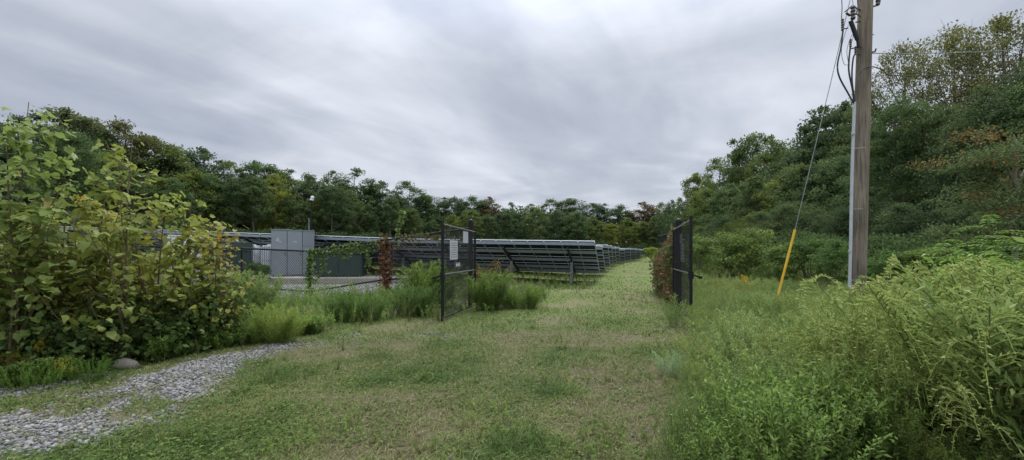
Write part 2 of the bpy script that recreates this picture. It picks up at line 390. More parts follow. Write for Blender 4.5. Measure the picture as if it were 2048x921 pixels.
def build_stones():
    g = G(); T = [stone_template(s) for s in range(12)]
    n = 110000; Y = 3.0+6.5*rng.random(n); X = -6.6+5.4*rng.random(n)
    k = rng.random(n) < gravel(X, Y)*.8; X, Y = X[k], Y[k]; X, Y = X[:30000], Y[:30000]
    # loose stones thrown out on the lane
    m = 900; Yl = 2.4+9*rng.random(m); Xl = (-.9+1.3*rng.random(m))*Yl; c = fbm(Xl*.8, Yl*.8, 71, 3); k = (c > .56) & (rng.random(m) < .8)
    X = np.concatenate([X, Xl[k]]); Y = np.concatenate([Y, Yl[k]])
    n = len(X); sz = .020+.036*rng.random(n)**2.2; sz[rng.random(n) < .012] *= 1.7
    Z = h(X, Y)+sz*.10+.02*rng.random(n)*gravel(X, Y)
    w = rng.integers(0, 12, n)
    for i in range(12):
        k = w == i; scatter(g, T[i], X[k], Y[k], Z[k], rng.random(k.sum())*6.28, sz[k], None, rng.random(k.sum()))
    setp(gob('gravel_stones', g, [M['stone']]), 'grey crushed stone spread at the left of the lane', kind='stuff')
    # stone bed behind the fence
    g = G(); n = 7000; Y = 16+3.6*rng.random(n); X = -13.5+9.5*rng.random(n)
    sz = .07+.07*rng.random(n); Z = h(X, Y)+.01; w = rng.integers(0, 12, n)
    for i in range(12):
        k = w == i; scatter(g, T[i], X[k], Y[k], Z[k], rng.random(k.sum())*6.28, sz[k], None, rng.random(k.sum()))
    setp(gob('stone_bed', g, [M['stone']]), 'grey stone bed behind the chain link fence below the cabinets', kind='stuff')
    # single rock by the bush
    x, y = gp(252, 735); g = G(); V, Q, m_, r_ = stone_template(99); V = V*np.array([.40, .30, .34]); V[:, 2] += .04; g.add(V, Q, 0, .97)
    o = gob('rock', g, [M['stone']]); o.location = (x, y, hf(x, y)); o.rotation_euler.z = .4
    setp(o, 'grey rock at the edge of the gravel under the sapling thicket', 'rock')
build_stones()

# ------------------------------------------------------------------ weed templates (slots: 0 leaf, 1 stem, 2 plume)
def stemline(H, lean, n=7, az=None):
    az = rng.random()*6.28 if az is None else az
    t = np.linspace(0, 1, n); b = lean*H*t**1.8
    return np.stack([np.cos(az)*b+.01*np.sin(t*9), np.sin(az)*b, H*t*(1-.12*lean*t)], -1)
def along(line, t):
    t = np.clip(np.asarray(t), 0, .9999)*(len(line)-1); i = t.astype(int); f = (t-i)[:, None]
    return line[i]*(1-f)+line[i+1]*f
def mugwort(H=1.2, nb=19, leaf=.06, slots=(0, 1)):
    g = G(); ln = stemline(H, .25); tube(g, ln, np.linspace(.005, .002, len(ln)), 3, slots[1])
    for i in range(nb):
        t = .08+.88*(i/nb)**.9; p = along(ln, [t])[0]; a = i*2.4; L = H*.27*(1.2-t)
        q = p+np.stack([np.cos(a)*np.linspace(0, 1, 5)*L*.75, np.sin(a)*np.linspace(0, 1, 5)*L*.75, np.linspace(0, 1, 5)**1.2*L*.8], -1)
        k = 9; tt = rng.random(k)*.9+.1; P = along(q, tt); D = unit(rdir(k, .8)+unit(q[-1]-q[0])*.8)
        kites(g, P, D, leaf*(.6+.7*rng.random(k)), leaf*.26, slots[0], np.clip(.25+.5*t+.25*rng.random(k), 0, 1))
    k = int(22); P = along(ln, rng.random(k)); kites(g, P, rdir(k, .3), leaf*1.2, leaf*.3, slots[0], rng.random(k)*.6)
    k = 10; P = along(ln, .9+.1*rng.random(k)); kites(g, P, rdir(k, 2.5), leaf*.8, leaf*.22, slots[0], .7+.3*rng.random(k))
    return g.get()
def goldenrod(H=1.1, az=math.pi, nbr=15, leaf=.056, plume=2, full=True):
    g = G(); ln = stemline(H, .22, 8, az); tube(g, ln, np.linspace(.005, .0025, len(ln)), 3, 1)
    k = int(62 if full else 26); t = np.sort(rng.random(k))*.85+.03; P = along(ln, t); a = np.arange(k)*2.4+rng.random(k)*.5
    D = unit(np.stack([np.cos(a), np.sin(a), .35+.3*rng.random(k)], -1))
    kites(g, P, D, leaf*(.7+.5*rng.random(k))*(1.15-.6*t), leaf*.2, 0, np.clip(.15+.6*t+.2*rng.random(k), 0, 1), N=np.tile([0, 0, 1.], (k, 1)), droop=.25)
    for i in range(nbr):
        t = .70+.29*i/nbr; p = along(ln, [t])[0]; L = H*(.26-.16*(i/nbr)); a = az+rng.normal()*1.0; L = L*.85
        s = np.linspace(0, 1, 6); q = p+np.stack([np.cos(a)*L*s, np.sin(a)*L*s, L*(.85*s-1.15*s*s*s)], -1)
        m = 20 if full else 8; tt = np.linspace(.08, 1, m); P = along(q, tt)
        dq = np.gradient(along(q, tt), axis=0); D = unit(rdir(m, 1.2)*.75+unit(dq)*.7)
        kites(g, P, D, .024 if full else .035, .009 if full else .018, plume, np.clip(.3+.6*rng.random(m), 0, 1))
        tube(g, q, np.linspace(.0036, .002, 6) if full else .0055, 3, plume, .45+.4*rng.random())
    return g.get()
def broadherb(H=.55, leaf=.075, nl=40):
    g = G(); ln = stemline(H, .15); tube(g, ln, np.linspace(.004, .002, len(ln)), 3, 1)
    k = nl; t = np.linspace(.1, 1, k)**.8; P = along(ln, t); a = np.arange(k)*2.4+rng.random(k)*.4
    D = unit(np.stack([np.cos(a), np.sin(a), .25+.9*t**3], -1))
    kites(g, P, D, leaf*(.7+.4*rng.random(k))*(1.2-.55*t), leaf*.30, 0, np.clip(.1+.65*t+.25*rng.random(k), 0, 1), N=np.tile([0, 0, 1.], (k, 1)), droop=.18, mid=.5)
    for j in range(4):
        t0 = .35+.15*j; p = along(ln, [t0])[0]; aa = rng.random()*6.28; L = H*.28
        q = p+np.stack([np.cos(aa)*np.linspace(0, L*.6, 4), np.sin(aa)*np.linspace(0, L*.6, 4), np.linspace(0, L, 4)], -1)
        m = 9; P = along(q, np.linspace(.3, 1, m)); kites(g, P, rdir(m, .5), leaf*.75, leaf*.24, 0, .4+.6*rng.random(m), droop=.1)
    return g.get()
def grasstuft(H=.5, n=22, m=1):
    g = G()
    for i in range(n):
        az = rng.random()*6.28; l = .1+.6*rng.random(); hh = H*(.5+.6*rng.random()); s = np.linspace(0, 1, 5)
        q = np.stack([np.cos(az)*l*hh*s**2+rng.normal()*.02, np.sin(az)*l*hh*s**2+rng.normal()*.02, hh*(s-.25*l*s**3)], -1)
        sd = np.array([-math.sin(az), math.cos(az), 0])*.004
        w = (1-s*.9)[:, None]; V = np.stack([q-sd*w, q+sd*w], 1).reshape(-1, 3); Q = [[2*j, 2*j+1, 2*j+3, 2*j+2] for j in range(4)]
        g.add(V, Q, m, rng.random())
    return g.get()
MUG = [mugwort() for _ in range(5)]
def dense_mug():
    g = G(); V, Q, m_, r_ = mugwort(1.2, 24, .07); g.add(V, Q, m_, r_); k = 90; t = rng.random(k); a = rng.random(k)*6.28; w = .05+.22*rng.random(k)*(1-t)
    P = np.stack([np.cos(a)*w, np.sin(a)*w, t*.95], -1); kites(g, P, rdir(k, .4), .05+.04*rng.random(k), .02, 0, np.clip(t*.6+.3*rng.random(k), 0, 1)); return g.get()
MUGB = [dense_mug() for _ in range(5)]
GOLD = [goldenrod(1.1, math.pi+rng.normal()*.5) for _ in range(7)]
GOLDL = [goldenrod(1.1, math.pi+rng.normal()*.5, 9, .11, 2, False) for _ in range(4)]
HERB = [broadherb(.62, .046, 62) for _ in range(6)]
TUFT = [grasstuft() for _ in range(4)]
LOWH = [broadherb(.22, .055, 22) for _ in range(4)]

SPR = 1
def spread(g, Ts, X, Y, s0, s1, lean=.12, patch=None, leanx=0., norm=False):
    n = len(X); Z = h(X, Y); w = rng.integers(0, len(Ts), n); sc = s0+(s1-s0)*rng.random(n)
    if patch is not None: sc = sc*patch
    if norm: sc = sc/np.array([t[0][:, 2].max() for t in Ts])[w]
    ro = (fbm(X*.7, Y*.7, 8, 3)-.5)*.7+rng.normal(0, .08, n)
    rot = (rng.random(n)-.5)*1.6 if leanx else rng.random(n)*6.28
    le = rng.normal(0, lean, (n, 2)); le[:, 0] += leanx
    for i in range(len(Ts)):
        k = w == i; scatter(g, Ts[i], X[k], Y[k], Z[k], rot[k], sc[k], le[k], ro[k])

# right-hand weed bank, split in kinds
def build_right_weeds():
    n = 17000; Y = 1.9+12*rng.random(n)**1.0; X = Y*(.22+1.25*rng.random(n)); u, v = uv(X, Y)
    e = weed_edge(v); d = u-e; k = (d > 0) & (d < 9) & (np.hypot(X, Y) > 2.65+.75*sstep(.6, .9, X/Y)) & (np.hypot(X-3.18, Y-3.0) > .32); X, Y, d = X[k], Y[k], d[k]
    zone = fbm(X*.55, Y*.55, 17, 3)
    # height envelope: low by the lane and close to the camera, tall to the right
    env = (.62+.18*sstep(.2, 1.8, d))*(.42+1.16*fbm(X*1.25, Y*1.25, 67, 3))*(.55+.45*sstep(0, .6, d))
    ratio = X/Y
    env = env+.62*sstep(.86, 1.15, ratio)*(1-sstep(4.8, 6.5, Y))
    cap = 1.52-Y*np.interp(ratio, [.2, .45, .8, .92, 1.07, 1.2], [.060, .085, .108, .095, .060, .028]); env = np.minimum(env, np.maximum(cap, .34)); env = np.where((Y < 3.1) & (ratio > .93) & (ratio < 1.12), env*.45, env)
    near = np.hypot(X, Y)
    # broad bright herbs fill the low front corner
    isherb = ((zone > .66) | ((near < 3.7) & (X < 2.6+1.2*(zone-.5)))) & (near < 6)
    pm = rng.random(len(X)); ismug = (~isherb) & (((zone < .40) & (pm < .75)) | ((d < 1.7) & (Y > 3.9) & (pm < .68)))
    isgold = ~isherb & ~ismug
    def thin(mask, dens):
        return mask & (rng.random(len(X)) < np.clip(dens, 0, 1))
    dd = np.where(near < 6, .80, .55)
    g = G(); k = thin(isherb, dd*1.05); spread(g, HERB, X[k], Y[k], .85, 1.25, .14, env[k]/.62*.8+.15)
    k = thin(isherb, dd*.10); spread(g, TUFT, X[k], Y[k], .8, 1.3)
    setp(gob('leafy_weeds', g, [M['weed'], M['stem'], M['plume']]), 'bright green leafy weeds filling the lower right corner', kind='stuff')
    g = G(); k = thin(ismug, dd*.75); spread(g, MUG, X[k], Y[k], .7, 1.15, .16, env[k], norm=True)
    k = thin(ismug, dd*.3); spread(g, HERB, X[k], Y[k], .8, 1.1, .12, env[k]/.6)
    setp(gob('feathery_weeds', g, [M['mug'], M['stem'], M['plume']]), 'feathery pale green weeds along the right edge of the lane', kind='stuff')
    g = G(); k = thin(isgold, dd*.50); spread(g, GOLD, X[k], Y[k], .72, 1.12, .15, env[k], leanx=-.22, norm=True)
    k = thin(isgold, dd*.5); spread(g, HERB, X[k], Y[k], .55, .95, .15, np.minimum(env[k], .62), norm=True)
    setp(gob('goldenrod_bank', g, [M['weed'], M['stem'], M['plume']]), 'goldenrod in bud with arching yellow green tips at right', kind='stuff')
    # farther field of weeds, right of the gate and round the pole
    n = 13000; Y = 8+43*rng.random(n)**1.5; X = Y*(.25+1.15*rng.random(n)); u, v = uv(X, Y); d = u-weed_edge(v)
    k = (d > 0) & (u < 26) & ((Y > 11) | (rng.random(n) < .5)); X, Y, d = X[k], Y[k], d[k]; zone = fbm(X*.45, Y*.45, 27, 3); n = len(X)
    fe = (.36+.62*sstep(10, 24, Y))*(.45+1.1*fbm(X*.6, Y*.6, 28, 3)); p = rng.random(n)
    g = G(); k = (zone > .47) & (p > .08); spread(g, GOLDL, X[k], Y[k], .8, 1.25, .14, fe[k], -.15, norm=True)
    k = ~k & (p > .08); spread(g, MUGB[:3], X[k], Y[k], .75, 1.2, .15, fe[k], norm=True)
    setp(gob('field_weeds', g, [M['mug'], M['stem'], M['plume']]), 'tall weeds in the rough field before the right hand forest', kind='stuff')
    g = G(); k = (p <= .035) & (d > 1.2) & (vnoise(X*.5, Y*.5, 41) > .4); spread(g, GOLDL, X[k], Y[k], .8, 1.1, .14, fe[k], -.15, norm=True)
    setp(gob('flowering_goldenrod', g, [M['weed'], M['stem'], M['gold']]), 'scattered goldenrod in yellow flower among the field weeds', kind='stuff')
build_right_weeds()

def lane_tufts():
    g = G(); n = 5200; Y = 2.3+16*rng.random(n)**1.3; X = Y*(-1.0+1.4*rng.random(n)); u, v = uv(X, Y)
    c = fbm(X*1.1, Y*1.1, 57, 4); k = (u < weed_edge(v)+.1) & (gravel(X, Y) < .5) & ~((X < -3.2-.25*(Y-6)) & (Y > 6)) & (rng.random(n) < sstep(.38, .62, c)) & (X > -.95*Y+.2)
    X, Y = X[k], Y[k]; k = rng.random(len(X)) < .55
    spread(g, LOWH, X[k], Y[k], .22, .5, .3); spread(g, TUFT, X[~k], Y[~k], .16, .5, .3)
    setp(gob('lane_weeds', g, [M['weed'], M['lawn'], M['plume']]), 'small broadleaf weeds and grass tufts in the lane', kind='stuff')
lane_tufts()
# left-hand weeds round the fence
LW = [gp(*p) for p in [(430, 700), (560, 678), (640, 664), (760, 650), (885, 643), (960, 634), (1050, 618), (1100, 598), (1062, 578), (1005, 572)]]
LWP = LW+[(-.3, 19.), (-3.3, 15.9), (-14, 15.6), (-13, 8)]
def build_left_weeds():
    n = 9000; Y = 6.8+11*rng.random(n); X = -14+15.5*rng.random(n); k = inpoly(X, Y, LWP); X, Y = X[k], Y[k]
    zone = fbm(X*.6, Y*.6, 37, 3)
    env = np.clip(.22+.22*sstep(0, 2.5, Y-(6.6+1.1*(X+5).clip(0)*.9)), .2, .45)*(.6+1.0*fbm(X*.9, Y*.9, 47, 3))
    env = np.where((X > -4.2), np.minimum(env, .4), env)
    p = rng.random(len(X))
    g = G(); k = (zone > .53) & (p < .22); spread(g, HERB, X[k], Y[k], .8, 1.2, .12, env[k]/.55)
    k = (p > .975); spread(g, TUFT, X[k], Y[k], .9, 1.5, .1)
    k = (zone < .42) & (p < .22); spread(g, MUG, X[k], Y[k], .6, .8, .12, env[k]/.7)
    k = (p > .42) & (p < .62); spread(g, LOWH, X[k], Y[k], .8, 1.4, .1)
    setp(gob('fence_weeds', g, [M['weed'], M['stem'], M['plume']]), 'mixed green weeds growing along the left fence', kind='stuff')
    # low herbs at the foot of the sapling thicket and gravel rim
    g = G(); n = 2600; t = rng.random(n)
    P = [gp(*p) for p in [(-60, 800), (120, 765), (260, 738), (400, 706), (520, 686), (640, 668)]]
    pl = spline([(a, b, 0) for a, b in P], 10); q = along(pl, t)
    off = rng.random(n)**1.3*.9; X = q[:, 0]-.25*off+rng.normal(0, .05, n); Y = q[:, 1]+off
    k = fbm(X*1.7, Y*1.7, 83, 3) > .44; X, Y = X[k], Y[k]; n = len(X); spread(g, LOWH, X, Y, .5, 1.3, .2, .4+1.1*fbm(X*2, Y*2, 84, 2))
    k = rng.random(n) < .05; spread(g, TUFT, X[k], Y[k], .5, .8, .15)
    setp(gob('rim_herbs', g, [M['weed'], M['stem'], M['plume']]), 'low green herbs along the far rim of the gravel', kind='stuff')
    # grass straggling over the solar field floor
    g = G(); n = 2500; Y = 17+45*rng.random(n)**1.5; X = Y*(-.9+1.1*rng.random(n)); u, v = uv(X, Y); k = (u < -1.6) & (v > 17.5); X, Y = X[k], Y[k]
    spread(g, TUFT+LOWH, X, Y, .7, 1.3, .2)
    setp(gob('field_grass', g, [M['weed'], M['lawn'], M['plume']]), 'rough grass under and before the solar arrays', kind='stuff')
build_left_weeds()

# ------------------------------------------------------------------ individual bushes
def bush(name, label, px, base, top, wpx, Ts, mats, n=60, tint=(1, 1, 1), lean=.62, cat='bush', depth=.6, Y=None, group=None):
    if Y is None:
        x, y = gp(px, base)
    else: y = Y; x = (px-CX)/F*y
    z = hf(x, y); Ht = EYE-(top-HY)/F*y-z; Rd = wpx/F*y/2
    t = thing(name, label, cat, (x, y, z), group=group)
    g = G(); a = rng.random(n)*6.28; r = Rd*.60*np.sqrt(rng.random(n)); n = len(r); X = np.cos(a)*r; Yy = np.sin(a)*r*depth
    w = rng.integers(0, len(Ts), n); H0 = np.array([Ts[i][0][:, 2].max() for i in w])
    sc = Ht/H0*(.35+.65*rng.random(n)**.7)*(1-.5*(r/Rd)**2)
    le = np.stack([X, Yy], -1)/Rd*lean*1.3+rng.normal(0, .06, (n, 2))
    for i in range(len(Ts)):
        k = w == i; scatter(g, Ts[i], X[k], Yy[k], np.zeros(k.sum())-.02, rng.random(k.sum())*6.28, sc[k], le[k], rng.normal(0, .12, k.sum()))
    V, Q, mi, r_ = g.get()
    gs, gl = G(), G()
    for gg, kk in ((gs, mi == 1), (gl, mi != 1)):
        q = Q[kk]; us, inv = np.unique(q, return_inverse=True); gg.add(V[us], inv.reshape(q.shape), mi[kk], r_[kk])
    s = gob('stem', gs, mats, t); s.color = (*tint, 1)
    f = gob('foliage', gl, mats, t); f.color = (*tint, 1)
    return t
WM = [M['weed'], M['stem'], M['plume']]; MM = [M['mug'], M['stem'], M['plume']]
bush('mugwort_bush', 'tall feathery pale green bush before the dark green cabinet at the fence', 488, 640, 528, 130, MUGB, MM, 80, (1, 1, .95))
bush('mugwort_bush', 'yellowish green fine stemmed bush at the gravel end, right of the saplings', 548, 686, 600, 140, MUGB, MM, 90, (1.1, 1.05, .7))
bush('weed_bush', 'rounded bluish green bush under the fence corner post', 712, 642, 574, 150, MUGB, WM, 110, (.72, .78, .85))
bush('weed_bush', 'low dark green bush beneath the fence, left of the open gate leaf', 826, 632, 556, 110, HERB+MUGB, WM, 110, (.62, .68, .7))
bush('weed_bush', 'light green bushy clump behind the open left gate leaf', 860, 615, 510, 90, MUGB, WM, 70, (.9, .85, .8))
bush('weed_bush', 'tall light green bush right of the left gate post', 978, 622, 528, 80, MUGB+HERB, WM, 80, (.82, .82, .8))
bush('weed_bush', 'spreading low green bush at the left edge of the lane past the gate', 1042, 618, 566, 120, MUGB, WM, 90, (.85, .85, .75))
bush('rusty_goldenrod', 'rusty orange topped plants right of the left gate post', 968, 600, 506, 60, GOLDL, [M['weed'], M['stem'], M['rust']], 30, (1., 1., .8), cat='plant')
bush('goldenrod_plant', 'yellow flowering goldenrod at the far left before the thicket', 12, 760, 662, 80, GOLD, [M['weed'], M['stem'], M['gold']], 12, (1.1, 1, .7), cat='plant')
bush('goldenrod_plant', 'small golden flower head by the gravel under the thicket', 134, 764, 706, 36, GOLDL, [M['weed'], M['stem'], M['gold']], 5, (1, 1, .8), cat='plant')
bush('green_herb', 'low bright green leafy herb at the far left rim of the gravel', 60, 778, 712, 150, HERB, WM, 60, (.9, 1, .8), cat='plant')
bush('green_herb', 'dark leafy herb under the left end of the thicket', 170, 762, 706, 160, HERB, WM, 60, (.7, .85, .6), cat='plant')
bush('white_flowered_weed', 'whitish grey flowering weed at the right edge of the lane', 1350, 752, 688, 70, MUGB, [M['mug'], M['stem'], M['plume']], 14, (1.5, 1.6, 2.6), cat='plant')
bush('goldenrod_plant', 'yellow goldenrod in the weeds between the gate and the guy guard', 1478, 600, 545, 60, GOLDL, [M['weed'], M['stem'], M['gold']], 12, (1.1, 1, .7), cat='plant')
bush('goldenrod_plant', 'orange yellow flower cluster in the weeds right of the utility pole', 1875, 640, 575, 60, GOLDL, [M['weed'], M['stem'], M['gold']], 8, (1.1, 1, .7), cat='plant')
bush('gate_weed', 'grey green weed climbing at the foot of the right gate leaf', 1352, 655, 580, 60, MUG, MM, 20, (.8, .85, .75), cat='plant')

# ------------------------------------------------------------------ trees
def crownclumps(H, Rr, z0, n, seed, top=1.6):
    r = np.random.default_rng(seed+1000); subs = [(0., 0., 1., .72)]
    for i in range(4):
        a = i*1.57+r.random()*1.2; subs.append((math.cos(a)*Rr*.42, math.sin(a)*Rr*.42, .70+.27*r.random(), .50+.12*r.random()))
    w = [.32, .17, .17, .17, .17]; out = []
    for (ox, oy, hh, rr), ww in zip(subs, w):
        c = crownblob(z0+(H-z0)*hh, Rr*rr, z0+(0 if rr > .7 else r.random()*1.2), int(n*ww)+1, seed+int(hh*1000)); c[:, 0] += ox; c[:, 1] += oy; out.append(c)
    return np.concatenate(out)[:n]
def crownblob(H, Rr, z0, n, seed):
    r = np.random.default_rng(seed); C = []
    ph = r.random(4)*6.28
    while len(C) < n:
        t = r.random()**.85; a = r.random()*6.28
        prof = math.sin(math.pi*min(1, (t*.90+.10))**.85)**.6 if t < 1 else 0
        lob = 1+.24*math.sin(2*a+ph[0]+t*3)+.2*math.sin(3*a+ph[1]-t*6)
        q = (r.random()**.35); rad = Rr*prof*lob*q
        C.append([math.cos(a)*rad, math.sin(a)*rad, z0+(H-z0)*t*(.96)])
    return np.array(C)
def tree_proto(seed, H=15., Rr=4.5, z0=2., n=120, per=90, leaf=.27, cr=1.0, limbs=22, airy=False, slot=0, trunk=.22):
    r = np.random.default_rng(seed)
    C = crownclumps(H-cr*.3, Rr-cr*.3, z0+.4, n, seed); n = len(C)
    gc = G(); k = n*per
    ci = np.repeat(np.arange(n), per)
    sz = cr*(.45+1.1*r.random(n)); off = rng.normal(size=(k, 3)); off = unit(off)*(rng.random(k)**.45)[:, None]
    P = C[ci]+off*sz[ci][:, None]*np.array([1.05, 1.05, .55])
    outw = unit(C[ci]-np.array([0, 0, H*.45])); 
    D = unit(rng.normal(size=(k, 3))*.9+outw*.6+np.array([0, 0, -.15])); Nn = unit(rng.normal(size=(k, 3))*.7+np.array([0, 0, 1.1])+outw*.5)
    L = leaf*(.6+.8*rng.random(k)); cl = r.random(n)
    kites(gc, P, D, L, L*(.5+.25*rng.random(k)), slot, np.clip(.15+.45*cl[ci]+.35*rng.random(k)+.12*off[:, 2], 0, 1), N=Nn)
    gt = G(); s = np.linspace(0, 1, 9); bend = r.normal(size=2)*.5
    tr = np.stack([bend[0]*s**2+.12*np.sin(s*7+seed), bend[1]*s**2, H*.88*s-.3], -1)
    tube(gt, tr, trunk*(1.25-s*1.1)+.02, 8)
    idx = r.choice(n, min(limbs, n), replace=False)
    for i in idx:
        c = C[i]; zt = max(.5, c[2]-(.8+.9*np.hypot(c[0], c[1])*(.6+.3*r.random()))); t = min(zt/(H*.88), .95); p = along(tr, [t])[0]
        mid = (p+c)/2+np.array([0, 0, -.15*np.linalg.norm(c-p)])+r.normal(size=3)*.15
        q = spline([p, mid, c], 4); tube(gt, q, np.linspace(trunk*.42*(1.1-t), .02, len(q)), 5)
        if airy:
            for j in range(5):
                pp = along(q, [.4+.12*j])[0]; e = pp+rdir(1, .8)[0]*(.8+.9*r.random()); tube(gt, np.stack([pp, (pp+e)/2+r.normal(size=3)*.08, e]), [.022, .014, .006], 4)
    return gt, gc, H
PROTO = {}
def proto(key, leafm, **kw):
    gt, gc, H = tree_proto(**kw)
    PROTO[key] = (gt.mesh('trunk', [M['bark']], True), gc.mesh('crown', [leafm]), H, kw.get('Rr', 4.5))
for i in range(5): proto('B%d' % i, M['tree'], seed=100+i, z0=1.2+.5*i, n=190, per=80, leaf=.27, Rr=5.0+.5*(i % 3), cr=.78+.06*i)
for i in range(3): proto('T%d' % i, M['tree'], seed=120+i, z0=4.2, n=140, per=85, leaf=.27, Rr=4.6, cr=.85, trunk=.2)
proto('K0', M['tree'], seed=140, H=11., z0=.4, n=180, per=80, leaf=.25, Rr=4.4, cr=.75)
proto('K1', M['tree'], seed=141, H=11., z0=.4, n=180, per=80, leaf=.25, Rr=4.8, cr=.8)
for i in range(3): proto('N%d' % i, M['tree'], seed=150+i, z0=.8, n=260, per=130, leaf=.17, Rr=4.6, cr=.85, limbs=34)
for i in range(2): proto('A%d' % i, M['airy'], seed=160+i, z0=4.0, n=210, per=62, leaf=.16, Rr=5.0, cr=.8, limbs=45, airy=True)
for i in range(3): proto('S%d' % i, M['shrub'], seed=170+i, H=3., z0=.05, n=110, per=90, leaf=.085, Rr=1.6, cr=.34, limbs=16, trunk=.04)
proto('KN', M['tree'], seed=180, H=7., z0=.1, n=220, per=110, leaf=.12, Rr=3.4, cr=.6, limbs=30, trunk=.1)
used = set()
def tree(key, X, Y, Ht, label, name='broadleaf_tree', cat='tree', tint=(1, 1, 1), wf=1., group=None, rz=None, sink=0.):
    tm, cm, H, Rr = PROTO[key]; z = hf(X, Y)
    s = (Ht)/H; t = thing(name, label, cat, (X, Y, z-sink), rng.random()*6.28 if rz is None else rz, group)
    t.scale = (s*wf, s*wf, s)
    ob('trunk', tm, t); c = ob('crown', cm, t); c.color = (*tint, 1); return t

GRN = [(.98, 1.0, .95), (.82, .90, .95), (1.15, 1.12, .85), (.70, .78, .85), (1.25, 1.18, .8), (.88, 1.0, 1.)]
def colword(t):
    if t[0] > t[1]*1.15: return 'reddish brown'
    if t[0] > 1.5: return 'yellowish green'
    if t[1] > 1.12: return 'light green'
    if t[1] < .9: return 'dark green'
    return 'mid green'
ORD = ['first', 'second', 'third', 'fourth', 'fifth', 'sixth', 'seventh', 'eighth', 'ninth', 'tenth', 'eleventh', 'twelfth', 'thirteenth', 'fourteenth', 'fifteenth', 'sixteenth', 'seventeenth', 'eighteenth', 'nineteenth', 'twentieth', 'twenty first', 'twenty second', 'twenty third', 'twenty fourth', 'twenty fifth', 'twenty sixth', 'twenty seventh', 'twenty eighth', 'twenty ninth', 'thirtieth']
def near_what(px):
    for lim, w in ((140, 'above the tall left sapling'), (300, 'above the sapling thicket'), (450, 'above the thicket end'), (545, 'above the green cabinet'), (640, 'above the grey cabinet'), (770, 'above the white topped pole'), (900, 'above the vine covered fence'), (1030, 'behind the left gate post'), (1150, 'behind the first solar array'), (1260, 'behind the array ends'), (1345, 'at the end of the lane'), (1450, 'above the right gate'), (1600, 'above the yellow guy guard'), (1690, 'left of the utility pole'), (1800, 'right of the utility pole'), (3000, 'at the far right')):
        if px < lim: return w
sky_left = [(-80, 230), (-20, 232), (40, 232), (125, 208), (185, 240), (250, 240), (300, 268), (345, 290), (405, 292), (455, 322), (512, 318), (560, 335), (618, 348), (665, 338), (712, 334), (765, 360), (812, 362), (855, 388), (905, 392), (948, 392), (980, 392), (1022, 404), (1062, 406), (1102, 398), (1140, 394), (1190, 404), (1238, 410), (1285, 402), (1322, 404)]
depL = lambda px: float(np.interp(px, [-100, 0, 1000, 1340], [50, 52, 125, 130]))
redpx = {125: (1.0, .86, .95), 250: (1.05, .84, .85), 980: (1.15, .68, .8), 1285: (1.15, .68, .85)}
brown = [-1]
for i, (px, ty) in enumerate(sky_left):
    D = depL(px)+3; X = (px-CX)/F*D; Ht = EYE-(ty-HY)/F*D-hf(X, D)
    tint = redpx.get(px, GRN[int(rng.integers(0, 6))])
    tree(['B0', 'B1', 'B2', 'B3', 'B4', 'T1', 'B1'][i % 7], X, D, Ht+.3, '%s tree %s, %s on the skyline' % (colword(tint), near_what(px), ORD[i]), tint=tint, wf=1.0+.3*rng.random(), group='trees on the far skyline')
front = []
px = -60
while px < 1335:
    front.append(px); px += 46-14*px/1335+rng.normal()*4
for i, px in enumerate(front):
    D = depL(px)-6-4*rng.random(); X = (px-CX)/F*D
    sk = np.interp(px, [a for a, b in sky_left], [b for a, b in sky_left]); top = HY-(HY-sk)*(.62+.26*rng.random())
    Ht = EYE-(top-HY)/F*D-hf(X, D); tint = GRN[int(rng.integers(0, 6))]
    key = ['B2', 'K0', 'B4', 'B3', 'K1', 'T0', 'B0', 'T2'][int(rng.integers(0, 8))]
    if 520 < px < 560: tint = (1.75, 1.5, .8); top = 345; Ht = EYE-(top-HY)/F*D-hf(X, D); key = 'B2'
    if 1210 < px < 1245: tint = (1.6, 1.4, .8)
    tree(key, X, D, Ht, '%s tree %s, %s in the front rank' % (colword(tint), near_what(px), ORD[min(i, 29)] if i < 30 else 'number %d' % (i+1)), tint=tint, wf=1.0, group='trees in the front rank of the far treeline')
# right-hand forest: (px, top, Y, proto, tint, width)
right = [(1345, 396, 112, 'B1', 1, 1), (1372, 378, 100, 'B0', 0, 1), (1395, 338, 88, 'B3', 2, 1), (1432, 312, 76, 'B2', 2, 1), (1470, 298, 72, 'B0', 4, .9), (1500, 258, 66, 'B4', 0, 1), (1538, 262, 60, 'B1', 2, 1), (1580, 302, 56, 'B3', 1, 1.1), (1612, 240, 50, 'B0', 3, 1), (1648, 205, 44, 'T0', 3, 1.1), (1688, 190, 40, 'B3', 3, 1), (1730, 182, 36, 'B2', 0, 1),
         (1815, 66, 34, 'A0', 4, .72), (1905, 34, 31, 'A1', 4, .85), (2010, 18, 30, 'A0', 4, .95), (2110, 60, 27, 'A1', 0, 1.0),
         (1790, 176, 27, 'N0', 5, .95), (1888, 195, 25, 'N1', 0, .95), (1965, 160, 22, 'N2', 3, .9), (2035, 128, 20.5, 'N0', 3, 1.), (2110, 60, 19, 'N1', 5, .9), (2200, 60, 18, 'N1', 0, 1),
         (1415, 372, 66, 'K0', 2, 1), (1460, 362, 58, 'K1', 5, 1), (1510, 345, 50, 'K0', 0, 1), (1560, 345, 45, 'K1', 4, .9), (1605, 320, 40, 'K0', 0, 1), (1655, 310, 36, 'K1', 3, 1), (1700, 300, 33, 'K0', 5, 1)]
